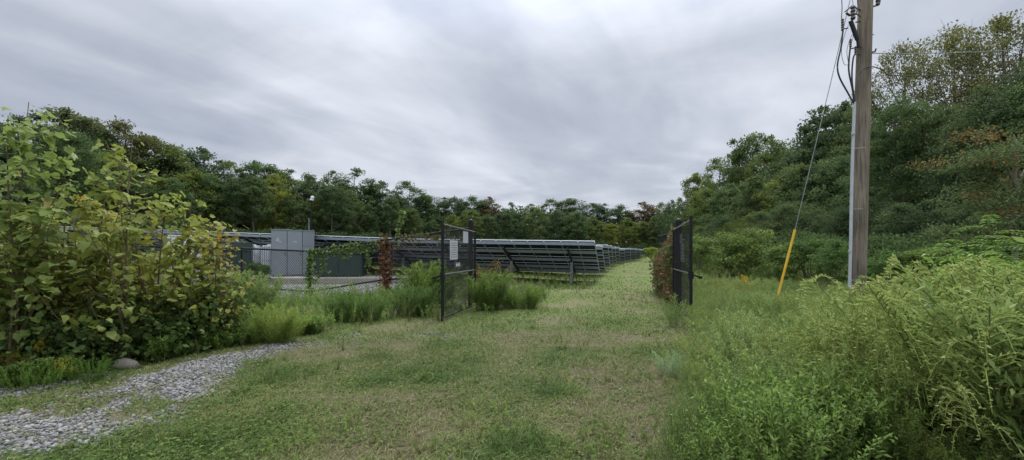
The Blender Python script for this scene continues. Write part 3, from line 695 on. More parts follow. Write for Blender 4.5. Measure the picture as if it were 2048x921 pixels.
for i, (px, ty, D, key, ti, wf) in enumerate(right):
    X = (px-CX)/F*D; Ht = EYE-(ty-HY)/F*D-hf(X, D); tint = GRN[ti]
    kind = 'airy sparse' if key[0] == 'A' else ('short bushy' if key[0] == 'K' else ('large' if key[0] == 'N' else 'tall'))
    tree(key, X, D, Ht, '%s %s tree %s, %s in the right forest' % (kind, colword(tint), near_what(px), ORD[i]), tint=tint, wf=wf*(.74 if key[0] == 'B' else .92), group='trees of the right hand forest')
# lower bushy trees along the forest foot at right
foot = [(1375, 455, 62, 4), (1408, 448, 52, 2), (1440, 432, 44, 5), (1478, 440, 38, 4), (1520, 425, 34, 2), (1548, 420, 30, 3), (1590, 405, 29, 0), (1640, 425, 26, 3), (1680, 420, 24, 1), (1740, 400, 22, 3), (1800, 410, 21, 0), (1860, 400, 19, 3), (1930, 410, 17.5, 1), (2010, 380, 16, 3), (2100, 360, 15, 0)]
for i, (px, ty, D, ti) in enumerate(foot):
    X = (px-CX)/F*D; Ht = EYE-(ty-HY)/F*D-hf(X, D)
    tree('KN', X, D, Ht*1.05, '%s thicket tree %s, %s at the forest foot' % (colword(GRN[ti]), near_what(px), ORD[i]), 'understory_tree', tint=tuple(np.array(GRN[ti])*(.66+.45*rng.random())), wf=1.0+.3*rng.random(), group='small trees at the forest foot')
# rusty foliage tree low at far right
def rusty():
    X, Y = (2030-CX)/F*13.5, 13.5; z = hf(X, Y); t = thing('autumn_tree', 'tree with rusty brown leafy boughs at the far right edge', 'tree', (X, Y, z))
    gt, gc = G(), G(); tr = np.stack([np.zeros(7), np.zeros(7), np.linspace(-.2, 5.2, 7)], -1); tube(gt, tr, np.linspace(.10, .03, 7), 7)
    for (px, py, w) in ((1955, 395, .9), (1935, 455, .6), (1985, 300, 1.2), (2040, 290, 1.2), (2010, 390, 1.1), (2060, 330, 1.2), (1975, 480, .5), (2040, 430, .9), (1960, 340, .7), (2080, 400, 1.3)):
        c = np.array(at(px, py, 13.2+rng.normal()*.5))-np.array([X, Y, z]); p = along(tr, [min(.95, max(.1, (c[2]-1)/5.2))])[0]
        tube(gt, spline([p, (p+c)/2+np.array([0, 0, .2]), c], 4), np.linspace(.05, .012, 9), 4)
        for j in range(7):
            cc = c+rng.normal(size=3)*np.array([.5, .5, .25])*w; k = 170; P = cc+rng.normal(size=(k, 3))*np.array([.32, .32, .09])*w
            kites(gc, P, rdir(k, -.2), .10, .055, 0 if rng.random() < .22 else 1, rng.random(k), N=rdir(k, 2.))
    gob('trunk', gt, [M['bark']], t); gob('crown', gc, [M['rust'], M['tree']], t)
rusty()
# shrubs in front of the forest
shr = [(1302, 518, 493, 60, 44, (1.7, 1.5, .7), 'round yellowish bush at the far end of the lane'), (1330, 528, 500, 44, 50, (1., 1., .9), 'low grey green bush between the lane end and the red vine'),
       (1392, 575, 470, 18.5, 110, (1., 1., .9), 'green bush behind the right gate leaf'), (1440, 570, 460, 21, 130, (1.05, 1., .8), 'wide pale green bush right of the gate'),
       (1500, 570, 452, 20, 140, (1.1, 1.05, .85), 'tallest pale green bush between gate and yellow guard'), (1560, 575, 488, 17.5, 110, (.95, 1., .85), 'green bush behind the yellow guy guard'),
       (1620, 575, 470, 17, 110, (.8, .9, .85), 'dark bush right of the yellow guy guard'), (1670, 575, 476, 15, 100, (.7, .82, .75), 'dark green bush left of the pole foot'),
       (1770, 575, 498, 13, 110, (.7, .85, .75), 'dark green bush right of the pole foot'), (1855, 575, 488, 12.5, 150, (1.0, 1.0, .8), 'rounded olive green bush in the weeds right of the pole'),
       (1925, 575, 508, 12, 110, (.75, .9, .75), 'dark green bush left of the sumac at right')]
for (px, b, ty, D, w, ti, lab) in shr:
    X = (px-CX)/F*D; Ht = EYE-(ty-HY)/F*D-hf(X, D); wf = (w/F*D/2)/(1.6*Ht/3.)
    tree('S%d' % int(rng.integers(0, 3)), X, D, Ht, lab, 'shrub', 'bush', tint=tuple(np.array(ti)*1.2), wf=wf, group='shrubs before the forest')
# sumac at right edge
def sumac(px, top, Y, lab, n=9, sp=1.3):
    X = (px-CX)/F*Y; z = hf(X, Y); Ht = EYE-(top-HY)/F*Y-z
    t = thing('sumac_shrub', lab, 'bush', (X, Y, z)); gs, gl = G(), G()
    for i in range(n):
        a = rng.random()*6.28; rr = sp*(.2+.8*rng.random()); hh = Ht*(.7+.3*rng.random())
        q = spline([(0, 0, 0), (math.cos(a)*rr*.3, math.sin(a)*rr*.3, hh*.5), (math.cos(a)*rr*.7, math.sin(a)*rr*.7, hh)], 5); tube(gs, q, np.linspace(.016, .006, len(q)), 5)
        for j in range(14):
            p = along(q, [.45+.55*j/14])[0]; b = j*2.4+rng.random(); L = .42+.15*rng.random(); s = np.linspace(0, 1, 9)
            f = p+np.stack([np.cos(b)*L*s, np.sin(b)*L*s, L*(.45*s-.55*s*s)], -1); tube(gs, f, .0025, 3)
            dd = unit(f[-1]-f[0]); sd = unit(np.cross(dd, [0, 0, 1.]))
            for sg in (-1, 1):
                P = f[1:]; kites(gl, P, unit(sd*sg*.9+dd*.5+np.array([0, 0, -.1])), .11, .034, 0, rng.random(8)*.5+.4, N=np.tile([0, 0, 1.], (8, 1)), droop=.1)
    gob('stem', gs, [M['stem']], t); gob('foliage', gl, [M['weed']], t).color = (.95, 1.05, .9, 1)
sumac(2015, 425, 7.2, 'bright green sumac with long compound leaves at the right edge', 11, 1.2)

# undergrowth and deep woods (countless masses)
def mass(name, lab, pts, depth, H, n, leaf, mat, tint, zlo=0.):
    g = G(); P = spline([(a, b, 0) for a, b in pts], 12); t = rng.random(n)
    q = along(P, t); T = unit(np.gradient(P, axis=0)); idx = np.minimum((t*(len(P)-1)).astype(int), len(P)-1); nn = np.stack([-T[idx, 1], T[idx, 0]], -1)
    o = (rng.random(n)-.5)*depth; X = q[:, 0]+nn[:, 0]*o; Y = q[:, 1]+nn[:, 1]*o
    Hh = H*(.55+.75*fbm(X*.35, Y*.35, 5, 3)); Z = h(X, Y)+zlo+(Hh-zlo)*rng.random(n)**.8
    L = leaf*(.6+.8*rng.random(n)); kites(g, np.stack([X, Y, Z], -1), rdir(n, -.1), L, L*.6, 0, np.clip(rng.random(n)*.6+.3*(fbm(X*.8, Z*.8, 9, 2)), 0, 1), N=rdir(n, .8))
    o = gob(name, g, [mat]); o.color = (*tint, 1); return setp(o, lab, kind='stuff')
lp = [((px-CX)/F*(depL(px)-11), depL(px)-11) for px in (-100, 100, 300, 500, 700, 900, 1100, 1330)]
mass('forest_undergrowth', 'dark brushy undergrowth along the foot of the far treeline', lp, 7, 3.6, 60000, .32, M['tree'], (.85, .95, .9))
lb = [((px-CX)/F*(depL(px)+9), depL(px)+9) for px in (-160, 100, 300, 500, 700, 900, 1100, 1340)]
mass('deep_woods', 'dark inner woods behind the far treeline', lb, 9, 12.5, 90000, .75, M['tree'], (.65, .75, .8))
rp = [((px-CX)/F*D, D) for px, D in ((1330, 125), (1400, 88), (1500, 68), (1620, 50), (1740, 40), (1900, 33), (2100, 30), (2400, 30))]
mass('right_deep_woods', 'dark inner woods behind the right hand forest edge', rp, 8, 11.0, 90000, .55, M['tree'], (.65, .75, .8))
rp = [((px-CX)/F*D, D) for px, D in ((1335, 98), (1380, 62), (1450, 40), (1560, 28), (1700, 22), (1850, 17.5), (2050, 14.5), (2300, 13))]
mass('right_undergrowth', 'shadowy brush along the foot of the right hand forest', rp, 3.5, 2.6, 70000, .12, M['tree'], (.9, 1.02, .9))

# ------------------------------------------------------------------ sapling thicket at left (big lobed leaves)
def lobed(g, P, D, Nn, L, m, r):
    o = np.array([(0, 0), (-.27, -.07), (-.47, .12), (-.43, .33), (-.46, .52), (-.22, .72), (0, 1.0), (.22, .72), (.46, .52), (.43, .33), (.47, .12), (.27, -.07)])
    n = len(P); S = unit(np.cross(D, Nn)); U = unit(np.cross(S, D)); k = len(o)
    cup = .45*rng.normal(size=n)
    loc = np.vstack([o, [[0, .36]]])
    x = loc[None, :, 0]; y = loc[None, :, 1]; zz = .22*np.abs(x)+cup[:, None]*(y**2)*.6-.10*y*y+.05*rng.normal(size=(n, k+1))
    V = P[:, None]+L[:, None, None]*(x[..., None]*S[:, None]+y[..., None]*D[:, None]+zz[..., None]*U[:, None])
    q = np.array([[k, (2*t) % k, (2*t+1) % k, (2*t+2) % k] for t in range(k//2)])
    Q = (q[None]+(np.arange(n)*(k+1))[:, None, None]).reshape(-1, 4)
    g.add(V.reshape(-1, 3), Q, m, np.repeat(r, k//2))
def sapling(px, Y, top, lab, ns=5, spread_=.8, leaf=.15, tint=(1, 1, 1), dens=46, name='sycamore_sapling', X=None):
    X = (px-CX)/F*Y if X is None else X; z = hf(X, Y); Ht = EYE-(top-HY)/F*Y-z
    t = thing(name, lab, 'sapling', (X, Y, z), group='saplings of the left thicket'); gs, gl = G(), G()
    for i in range(ns):
        a = i*2.4+rng.random(); hh = Ht*(1 if i == 0 else .55+.4*rng.random()); rr = spread_*(0.12 if i == 0 else .3+.8*rng.random())
        q = spline([(rng.normal()*.05, rng.normal()*.05, 0), (math.cos(a)*rr*.3, math.sin(a)*rr*.3, hh*.4), (math.cos(a)*rr*.7, math.sin(a)*rr*.7, hh*.75), (math.cos(a)*rr+.05, math.sin(a)*rr, hh)], 6)
        tube(gs, q, np.linspace(.017, .004, len(q)), 5)
        br = [(q, 1.)]
        for j in range(9):
            tt = .06+.84*j/9; p = along(q, [tt])[0]; b = rng.random()*6.28; L = hh*.34*(1.15-tt)*(.7+.6*rng.random())
            e = spline([p, p+np.array([math.cos(b)*L*.5, math.sin(b)*L*.5, L*.35]), p+np.array([math.cos(b)*L*.8, math.sin(b)*L*.8, L*.85])], 4); tube(gs, e, np.linspace(.007, .003, len(e)), 4); br.append((e, .5))
        for e, w in br:
            k = max(6, int(dens*.66*w*(hh/2.2)*(.55 if w == 1 else 1.))); tt = .12+.88*rng.random(k) if w < 1 else .1+.9*rng.random(k); P0 = along(e, tt)
            az = rng.random(k)*6.28; off = np.stack([np.cos(az), np.sin(az), .25+.3*rng.normal(size=k)], -1)*(.05+.07*rng.random(k))[:, None]
            P = P0+off; D = unit(np.stack([np.cos(az), np.sin(az), -.45+.5*rng.normal(size=k)], -1)); Nn = unit(np.stack([np.cos(az)*.5, np.sin(az)*.5, np.ones(k)], -1)+rng.normal(size=(k, 3))*.45)
            Ll = leaf*.80*(.42+.72*rng.random(k))*(1-.35*(tt > .93)); rr_ = np.clip(.18+.42*rng.random(k)+.22*(P[:, 2]/Ht)+.35*(rng.random(k) > .975), 0, 1)
            lobed(gl, P, D, Nn, Ll, 0, rr_)
    gob('stem', gs, [M['twig']], t); gob('foliage', gl, [M['syc']], t).color = (*tint, 1)
    return t
sapling(34, 5.4, 202, 'tallest sapling of the left thicket with pale green leaves against the sky', 4, .55, .16, (.9, 1., 1.))
sapling(-75, 5.2, 300, 'leafy sapling cut by the left edge of the photo', 6, .9, .15, (.95, 1, .9))
sapling(112, 5.9, 372, 'yellow green sapling just right of the tallest one', 7, .95, .14, (1.1, 1, .8))
sapling(250, 6.0, 276, 'twin topped sapling in the middle of the left thicket', 3, .42, .15, (1, 1, .85))
sapling(185, 6.2, 385, 'sapling filling the thicket left of the twin topped one', 7, .95, .14, (1.1, 1, .8))
sapling(310, 6.7, 402, 'bushy sapling right of the twin topped one with yellowing leaves', 7, 1.0, .14, (1.15, 1, .7))
sapling(372, 6.9, 378, 'right hand slender sapling of the thicket', 3, .45, .14, (1, 1.05, .8))
sapling(436, 7.3, 442, 'small sapling with red and cream leaves at the right end of the thicket', 3, .35, .13, (1.25, .95, .8), 40)
sapling(30, 6.8, 400, 'sapling behind the tallest one at the far left', 8, 1.3, .15, (1, 1, .8))
sapling(372, 8.0, 470, 'sapling behind the right end of the thicket', 5, .6, .14, (1, 1, .8))
sapling(215, 7.6, 415, 'sapling at the back of the thicket before the solar array', 8, 1.3, .15, (.95, 1, .8))
# dark skirts of the thicket
def skirt():
    t = thing('thicket_skirt', 'dense dark green shrub at the foot of the sapling thicket', 'bush', (-5.1, 6.4, hf(-5.1, 6.4)))
    gl, gs = G(), G(); o = np.array([-5.1, 6.4, hf(-5.1, 6.4)])
    pl = spline([(-7.2, 5.25, 0), (-5.9, 5.45, 0), (-5.35, 6.0, 0), (-5.05, 6.7, 0), (-5.0, 7.1, 0)], 10)
    for i in range(330):
        q = along(pl, [rng.random()])[0]; b = rng.random()*1.2; p = np.array([q[0]-.25*b, q[1]+.10+b*.9, 0]); p[2] = hf(p[0], p[1])-o[2]; p[:2] -= o[:2]
        hh = .30+.95*rng.random()*(.35+.65*min(1, b)); e = p+np.array([rng.normal()*.25, rng.normal()*.25-.1, hh]); m_ = (p+e)/2+rng.normal(size=3)*.05
        ln = spline([p, m_, e], 4); tube(gs, ln, np.linspace(.006, .002, len(ln)), 3)
        k = 60; tt = rng.random(k)**.8; P = along(ln, tt)+rng.normal(size=(k, 3))*.11; D = rdir(k, -.2); Ll = .038+.045*rng.random(k)
        lobed(gl, P, D, rdir(k, .9)*np.array([1, 1, 1]), Ll, 0, np.clip(rng.random(k)*.55, 0, 1))
    gob('stem', gs, [M['twig']], t); gob('foliage', gl, [M['shrub']], t).color = (1, 1.02, .9, 1)
skirt()
# dead twigs in the right weeds
def dead():
    Y = 3.0; b = at(1870, 800, Y); t = thing('dead_stalk', 'pale dead forked stalk in the weeds at right', 'dead plant', (b.x, b.y, hf(b.x, b.y))); o = np.array(t.location)
    g = G(); A = lambda px, py, d=0.: np.array(at(px, py, Y+d))
    for pts, r in (([(1862, 780), (1878, 720), (1905, 665), (1922, 640)], .008), ([(1922, 640), (1918, 615), (1908, 585)], .005), ([(1922, 640), (1935, 612), (1930, 590)], .005), ([(1922, 640), (1924, 680), (1930, 715)], .005), ([(1905, 665), (1945, 650), (1972, 652)], .003), ([(1900, 672), (1950, 672), (1985, 668)], .003), ([(1922, 640), (1900, 618), (1893, 600)], .003)):
        q = spline([A(x, y, rng.normal()*.03) for x, y in pts], 5); tube(g, q, np.linspace(r*.65, r*.35, len(q)), 5)
    gob('stalk', g, [M['deadtwig']], t, o)
dead()

# ------------------------------------------------------------------ chain link pieces
def linkmesh(g, A, B, H, zb, sp=.075, r=.0024, m=0):
    """woven strands between ground points A,B (world xy), each with base z"""
    A = np.array(A, float); B = np.array(B, float); L = np.linalg.norm(B[:2]-A[:2]); d = (B-A)/L
    nrm = np.array([d[1], -d[0], 0])
    for sg in (1, -1):
        c = -H if sg > 0 else 0
        c0 = np.arange(-H, L, sp) if sg > 0 else np.arange(0, L+H, sp)
        for s in c0:
            if sg > 0: x0, x1 = max(0, s), min(L, s+H); z0, z1 = x0-s, x1-s
            else: x0, x1 = max(0, s-H), min(L, s); z0, z1 = s-x0, s-x1
            if x1-x0 < .03: continue
            p = A+d*x0+np.array([0, 0, zb+z0])+nrm*.003*sg; q = A+d*x1+np.array([0, 0, zb+z1])+nrm*.003*sg
            tube(g, np.stack([p, q]), r, 3, m, cap=False)
def cyl(g, p, q, r, k=8, m=0): tube(g, np.stack([np.array(p, float), np.array(q, float)]), r, k, m)
def post(parent, off, x, y, zt, r, name='post', cap=True, mat='black'):
    g = G(); z0 = hf(x, y)-.1; cyl(g, (x, y, z0), (x, y, zt), r, 12)
    o = gob(name, g, [M[mat]], parent, off, True)
    if cap:
        g = G(); s = np.linspace(0, 1, 5); tube(g, np.stack([x+0*s, y+0*s, zt-.02+s*r*1.1], -1), r*1.12*np.sqrt(np.maximum(1-s**2*.98, .01)), 12)
        c = gob('cap', g, [M[mat]], o, off, True)
    return o
def gate_leaf(Hg, Fr, H, lab, hinge_dir, signs, latch_side):
    """Hg hinge ground point, Fr free end ground point (world xyz)"""
    t = thing('gate_leaf', lab, 'gate', tuple(Hg), group='leaves of the open chain link gate'); off = tuple(Hg)
    Hg = np.array(Hg, float); Fr = np.array(Fr, float); up = np.array([0, 0, 1.])
    z1 = .06
    g = G(); cyl(g, Hg+up*z1, Hg+up*(H-.12), .028); gob('frame_upright', g, [M['black']], t, off, True)
    g = G(); cyl(g, Fr+up*(z1-.04), Fr+up*(H+.02), .034, 10); gob('frame_upright', g, [M['black']], t, off, True)
    for zz0, zz1, mt in ((H-.14, H-.06, 'wireblack'), (H*.47, H*.47, 'wireblack'), (z1+.03, z1+.03, 'black')):
        g = G(); cyl(g, Hg+up*zz0, Fr+up*zz1, .021); gob('rail', g, [M[mt]], t, off, True)
    g = G(); linkmesh(g, Hg, Fr, H-.25, z1+.05, .07, .0031); gob('chain_link', g, [M['black']], t, off)
    # tension clips
    g = G()
    for i in range(8):
        for E in (Hg, Fr):
            p = E+up*(.25+i*(H-.4)/8); cyl(g, p+np.array([0, 0, -.012]), p+np.array([0, 0, .012]), .040, 8)
    gob('clip', g, [M['black']], t, off)
    d = (Fr-Hg)/np.linalg.norm(Fr-Hg); n = np.array([d[1], -d[0], 0.])
    if n[1] > 0: n = -n       # towards the camera
    for (s, z, w, hh, mt, lines) in signs:
        c = Hg+(Fr-Hg)*s+up*z+n*.02
        ang = math.atan2(d[1], d[0])
        so = ob('sign_plate', bxm('sign_plate', [(0, 0, 0, w, .006, hh)], M[mt], .0015), t, Vector(c-Hg)); so.rotation_euler = (0, 0, ang)
        if lines:
            bl = []
            for j in range(lines):
                zz = hh*.36-j*hh*.72/max(1, lines-1 if lines > 1 else 1)
                x0 = -w*.4
                while x0 < w*.34:
                    ww = random.uniform(.018, .05)
                    bl.append((x0+ww/2, -.0045 if n@np.array([math.sin(ang), -math.cos(ang), 0]) > 0 else .0045, zz, ww, .003, .012)); x0 += ww+.014
            ob('sign_text', bxm('sign_text', bl, M['ink']), so)
    # latch
    lp_ = Fr+up*(H*.46)
    lo = ob('latch', bxm('latch', [(0, 0, 0, .10, .07, .16), (latch_side*.10, -.03, -.02, .20, .03, .035, 0, .35*latch_side, 0), (latch_side*.19, -.03, -.05, .07, .05, .06)], M['black'], .006), t, Vector(lp_-Hg))
    return t
M['wireblack'] = plain('sheen_black_rail', (.10, .105, .115), .25, .3, var=.3, spec=.9)  # black rail with a lighter base colour standing in for its bright reflection
GH = 2.26
Lh = (-1.27, 11.75); Lf = (-1.555, 9.5)
# left leaf: hinge at the heavy post (px 943), free end at px 885
Lp = ((941-CX)/F*12.1, 12.1); Lf = ((885-CX)/F*9.55, 9.55); Lh = ((950-CX)/F*11.9, 11.9)
hz = hf
def P3(p): return (p[0], p[1], hf(*p))
tp = thing('gate_post', 'heavy black gate post with domed cap, left of the lane', 'post', P3(Lp)); post(tp, tuple(tp.location), Lp[0], Lp[1], hf(*Lp)+2.46, .065)
gate_leaf(P3(Lh), P3(Lf), GH, 'open left gate leaf of black chain link with white sign', 1, [(.72, 1.62, .52, .46, 'sign', 7), (.60, 1.26, .30, .10, 'sign', 2), (.36, 1.95, .40, .30, 'pvc', 0)], -1)
Rp = ((1357-CX)/F*12.2, 12.2); Rf = ((1382-CX)/F*9.2, 9.2); Rh = ((1347-CX)/F*11.95, 11.95)
tp = thing('gate_post', 'heavy black gate post with domed cap, right of the lane', 'post', P3(Rp)); post(tp, tuple(tp.location), Rp[0], Rp[1], hf(*Rp)+2.46, .085)
gate_leaf(P3(Rh), P3(Rf), GH+.06, 'open right gate leaf of black chain link beside the red vine', 1, [(.52, 1.55, .55, .46, 'sign', 6), (.45, 1.9, .40, .25, 'pvc', 0)], 1)

# left fence (posts, rails, mesh)
FP = [((943-CX)/F*12.3, 12.3, 2.26), ((773-CX)/F*15.3, 15.3, None), ((620-CX)/F*15.0, 15.0, None), ((483-CX)/F*15.6, 15.6, None), ((350-CX)/F*16.0, 16.0, None), ((200-CX)/F*16.4, 16.4, None), ((40-CX)/F*16.8, 16.8, None)]
toppx = [None, 480, 503, 497, 494, 491, 488]
tf = thing('chain_link_fence', 'black chain link fence left of the gate with vines along its sloping rail', 'fence', P3(FP[1][:2])); off = tuple(tf.location)
tops = []
for i, (x, y, _) in enumerate(FP):
    zt = hf(x, y)+2.26 if i == 0 else EYE-(toppx[i]-HY)/F*y
    tops.append(zt)
    if i: post(tf, off, x, y, zt+.04, .045 if i == 2 else .032, cap=(i != 2))
for i in range(len(FP)-1):
    a, b = FP[i], FP[i+1]
    g = G(); cyl(g, (a[0], a[1], tops[i]), (b[0], b[1], tops[i+1]), .032); gob('rail', g, [M['black']], tf, off, True)
    g = G(); cyl(g, (a[0], a[1], tops[i]-1.42), (b[0], b[1], tops[i+1]-1.42), .028); gob('rail', g, [M['black']], tf, off, True)
    g = G(); linkmesh(g, (a[0], a[1], tops[i]-2.1), (b[0], b[1], tops[i+1]-2.1), 2.1, 0, .10, .0052); gob('chain_link', g, [M['black']], tf, off)
# right fence run behind the right gate post
FR = [(Rp[0], Rp[1]+.05), ((1318-CX)/F*16.2, 16.2)]
tf2 = thing('chain_link_fence', 'short black chain link fence under the red vine, right of the lane', 'fence', P3(FR[0])); off2 = tuple(tf2.location)
post(tf2, off2, FR[1][0], FR[1][1], 2.15, .03)
for zz in (2.15, 1.0):
    g = G(); cyl(g, (*FR[0], zz), (*FR[1], zz), .022); gob('rail', g, [M['black']], tf2, off2, True)
g = G(); linkmesh(g, (*FR[0], 0), (*FR[1], 0), 2.1, .05, .09, .003); gob('chain_link', g, [M['black']], tf2, off2)

# vines
def vine(name, lab, path, n, rad, mats, leaf=.06, hang=.3, tint=(1, 1, 1), st='twig', clump=False):
    pl = spline(path, 8); o = np.array(path[0], float); t = thing(name, lab, 'vine', tuple(o))
    gs, gl = G(), G()
    for j in range(3):
        q = pl+np.stack([.03*np.sin(np.arange(len(pl))*1.1+j*2), .03*np.cos(np.arange(len(pl))*.9+j*2), .03*np.sin(np.arange(len(pl))*1.3+j)], -1); tube(gs, q, .005, 4)
    tt = rng.random(n); c = fbm(tt*14, tt*0+2, 3, 2); k = rng.random(n) < sstep(.25, .6, c)*.8+.2; tt = tt[k]; n = len(tt)
    P = along(pl, tt)+rng.normal(size=(n, 3))*np.array([rad, rad*.6, rad]); P[:, 2] -= hang*rng.random(n)**2*fbm(P[:, 0]*2.5, P[:, 2]*0, 6, 2)*2
    if clump:      # hanging strands
        for j in range(9):
            p = along(pl, [rng.random()])[0]; l = .3+1.1*rng.random()**1.5; q = spline([p, p+np.array([rng.normal()*.1, -.03, -l*.5]), p+np.array([rng.normal()*.15, -.02, -l])], 5); tube(gs, q, .004, 4)
            m = int(45*l)+10; PP = along(q, rng.random(m)**1.2)+rng.normal(size=(m, 3))*.05; P = np.vstack([P, PP])
        n = len(P)
    L = leaf*(.5+.8*rng.random(n)); lobed(gl, P, rdir(n, -.6), unit(rng.normal(size=(n, 3))+np.array([0, -1., .5])), L, rng.integers(0, len(mats), n).repeat(6) if len(mats) > 1 else 0, rng.random(n))
    gob('stem', gs, [M[st]], t, tuple(o)); gob('foliage', gl, mats, t, tuple(o)).color = (*tint, 1)
def fpt(px, py, Y, d=0.): p = at(px, py, Y); return (p.x, p.y+d, p.z)
A0 = (FP[0][0], FP[0][1], tops[0]); A1 = (FP[1][0], FP[1][1], tops[1]); A2 = (FP[2][0], FP[2][1], tops[2])
vine('green_vine', 'green vine with pale leaves along the fence rail left of the brown vine', [A2, tuple((np.array(A1)+np.array(A2))/2), A1], 800, .05, [M['mug'], M['shrub']], .07, .3, (.9, .92, .85), clump=True)
vine('green_vine', 'thin vine along the rail between the brown vine and the gate', [A1, tuple((np.array(A1)+np.array(A0))/2), A0], 330, .05, [M['airy'], M['rust']], .07, .5)
vine('post_vine', 'leafy vine climbing the fence corner post before the grey cabinet', [(A2[0], A2[1]-.05, -.5), (A2[0], A2[1]-.05, .7), (A2[0], A2[1]-.05, A2[2])], 300, .07, [M['weed']], .08, .1, (.8, .9, .8))
vine('brown_vine', 'dead reddish brown vine hanging down the fence post', [(A1[0], A1[1]-.05, .25), (A1[0], A1[1]-.06, 1.1), (A1[0]-.05, A1[1]-.05, A1[2]+.05)], 750, .12, [M['brown']], .08, .1)
vine('vine_sprig', 'pale leafy vine sprig sticking up above the fence rail', [fpt(795, 478, 15), fpt(797, 455, 15), fpt(806, 428, 15), fpt(803, 423, 15)], 150, .045, [M['mug']], .09, .25, (.9, .9, .8))
vine('red_vine', 'red and green creeper covering the fence beside the right gate leaf', [(FR[0][0], FR[0][1]+.1, 2.0), (FR[0][0]*.6+FR[1][0]*.4, 13.8, 1.75), (FR[1][0], FR[1][1], 1.45)], 700, .12, [M['red']], .08, .4)
def redwall():
    t = thing('red_creeper', 'crimson creeper leaves hanging over the right fence', 'vine', (*FR[0], 0)); o = tuple(t.location); g = G(); n = 6500
    s = rng.random(n); a = np.array(FR[0]); b = np.array(FR[1]); P = a+(b-a)*s[:, None]; top = (2.05-.75*s)*(.75+.5*vnoise(s*7, s*0, 2)); Z = top*rng.random(n)**.8
    keep = fbm(s*9, Z*3, 4, 3) > .36; P, Z = P[keep], Z[keep]; n = len(Z)
    PP = np.stack([P[:, 0]-.05+rng.normal(size=n)*.11, P[:, 1]+rng.normal(size=n)*.06, Z], -1)
    rr = np.clip(.35*rng.random(n)+1.1*(fbm(PP[:, 1]*2, Z*2.2, 14, 3)-.2), 0, 1); lobed(g, PP, rdir(n, -.8), unit(rng.normal(size=(n, 3))+np.array([-1., -.8, .5])), .05+.05*rng.random(n), 0, rr)
    gob('foliage', g, [M['red']], t, o)
    g = G()
    for i in range(14):
        s0 = rng.random(); p = a+(b-a)*s0; tube(g, spline([(p[0], p[1], 0), (p[0]+.03, p[1]+rng.normal()*.15, 1.), (p[0], p[1]+rng.normal()*.3, 1.9-.5*s0)], 5), .005, 4)
    gob('stem', g, [M['twig']], t, o)
redwall()

# ------------------------------------------------------------------ solar arrays
NCOL, MW, SL = 12, .775, 4.0
TIL = math.asin(1.5/4.0); ct, st = math.cos(TIL), math.sin(TIL); ZT = 2.02
def slope_pt(s, off=0.): return (s*ct+off*(-st)*-1*0-off*st, ZT-s*st-off*ct)     # (y,z) at slope distance s, off below the plane
def table_protos():
    pr = {}
    # module centred at its own origin, tilted about x
    bm = bmesh.new(); bmesh.ops.create_cube(bm, size=1, matrix=Matrix.Diagonal((MW-.02, .97, .035, 1)))
    me = bpy.data.meshes.new('solar_panel'); 
    for f in bm.faces: f.material_index = 1 if f.normal.z > .5 else (2 if f.normal.z < -.5 else 0)
    r = bmesh.ops.inset_individual(bm, faces=[f for f in bm.faces if abs(f.normal.z) > .5], thickness=.018, depth=-.002)
    for f in r['faces']: f.material_index = 0
    bm.to_mesh(me); bm.free()
    for m in ('alu', 'glass', 'back'): me.materials.append(M[m])
    pr['panel'] = me
    W = NCOL*MW
    # purlin: C channel
    pr['purlin'] = bxm('purlin', [(-W/2, 0, 0, W, .006, .14), (-W/2, .03, .067, W, .06, .005), (-W/2, .03, -.067, W, .06, .005)], M['galv'])
    pr['seam_rail'] = bxm('seam_rail', [(0, 0, 0, .035, SL-.05, .04)], M['alu'])
    pr['rafter'] = bxm('rafter', [(0, 0, 0, .08, SL*.86, .12)], M['dark_steel'], .004)
    pr['post'] = bxm('post', [(0, 0, 0, .11, .008, 1), (-.055, .03, 0, .007, .07, 1), (.055, .03, 0, .007, .07, 1)], M['galv'])
    pr['strut'] = bxm('strut', [(0, 0, 0, .05, 1., .05)], M['dark_steel'])
    return pr
SP = table_protos()
def solar_table(u, v, lab, roll, dz=0., posts=True):
    X, Y = xy(u, v); base = hf(X, Y) if u > -4 else .04*max(0, -u-3); 
    t = thing('solar_table', lab, 'solar panel', (X, Y, base+dz), 0, 'solar tables in rows'); t.rotation_euler = (0, roll, -TH)
    for c in range(NCOL):
        for r in range(4):
            o = ob('solar_panel', SP['panel'], t); s = .5+r*1.0; o.location = (-(c+.5)*MW, s*ct, ZT-s*st); o.rotation_euler = (-TIL, 0, 0)
    for s in (.06, 1.10, 2.15, 3.20, 3.93):
        o = ob('purlin', SP['purlin'], t); o.location = (0, s*ct-.10*st*0-.02, ZT-s*st-.115)
        if s == 3.93: o.scale = (1, 1, .8)
    for c in range(NCOL+1):
        o = ob('seam_rail', SP['seam_rail'], t); s = SL/2; o.location = (-c*MW+(.02 if c == NCOL else (-.02 if c == 0 else 0)), s*ct-.04*st, ZT-s*st-.042*ct); o.rotation_euler = (-TIL, 0, 0)
    for k in range(3):
        x = -1.25-3.1*k; s = SL/2
        o = ob('rafter', SP['rafter'], t); o.location = (x, s*ct-.2*st, ZT-s*st-.235); o.rotation_euler = (-TIL, 0, 0)
        py = 1.75; zt = ZT-py/ct*st-.26
        o = ob('post', SP['post'], t); o.scale = (1, 1, zt+.5); o.location = (x, py, (zt-.5)/2)
        a = np.array([py, .35]); b = np.array([3.2, ZT-3.2/ct*st-.3]); L = np.linalg.norm(b-a)
        o = ob('strut', SP['strut'], t); o.scale = (1, L, 1); o.location = (x, (a+b)[0]/2, (a+b)[1]/2); o.rotation_euler = (math.atan2(b[1]-a[1], b[0]-a[0]), 0, 0)
    return t
W = NCOL*MW; roll = math.atan(.04)
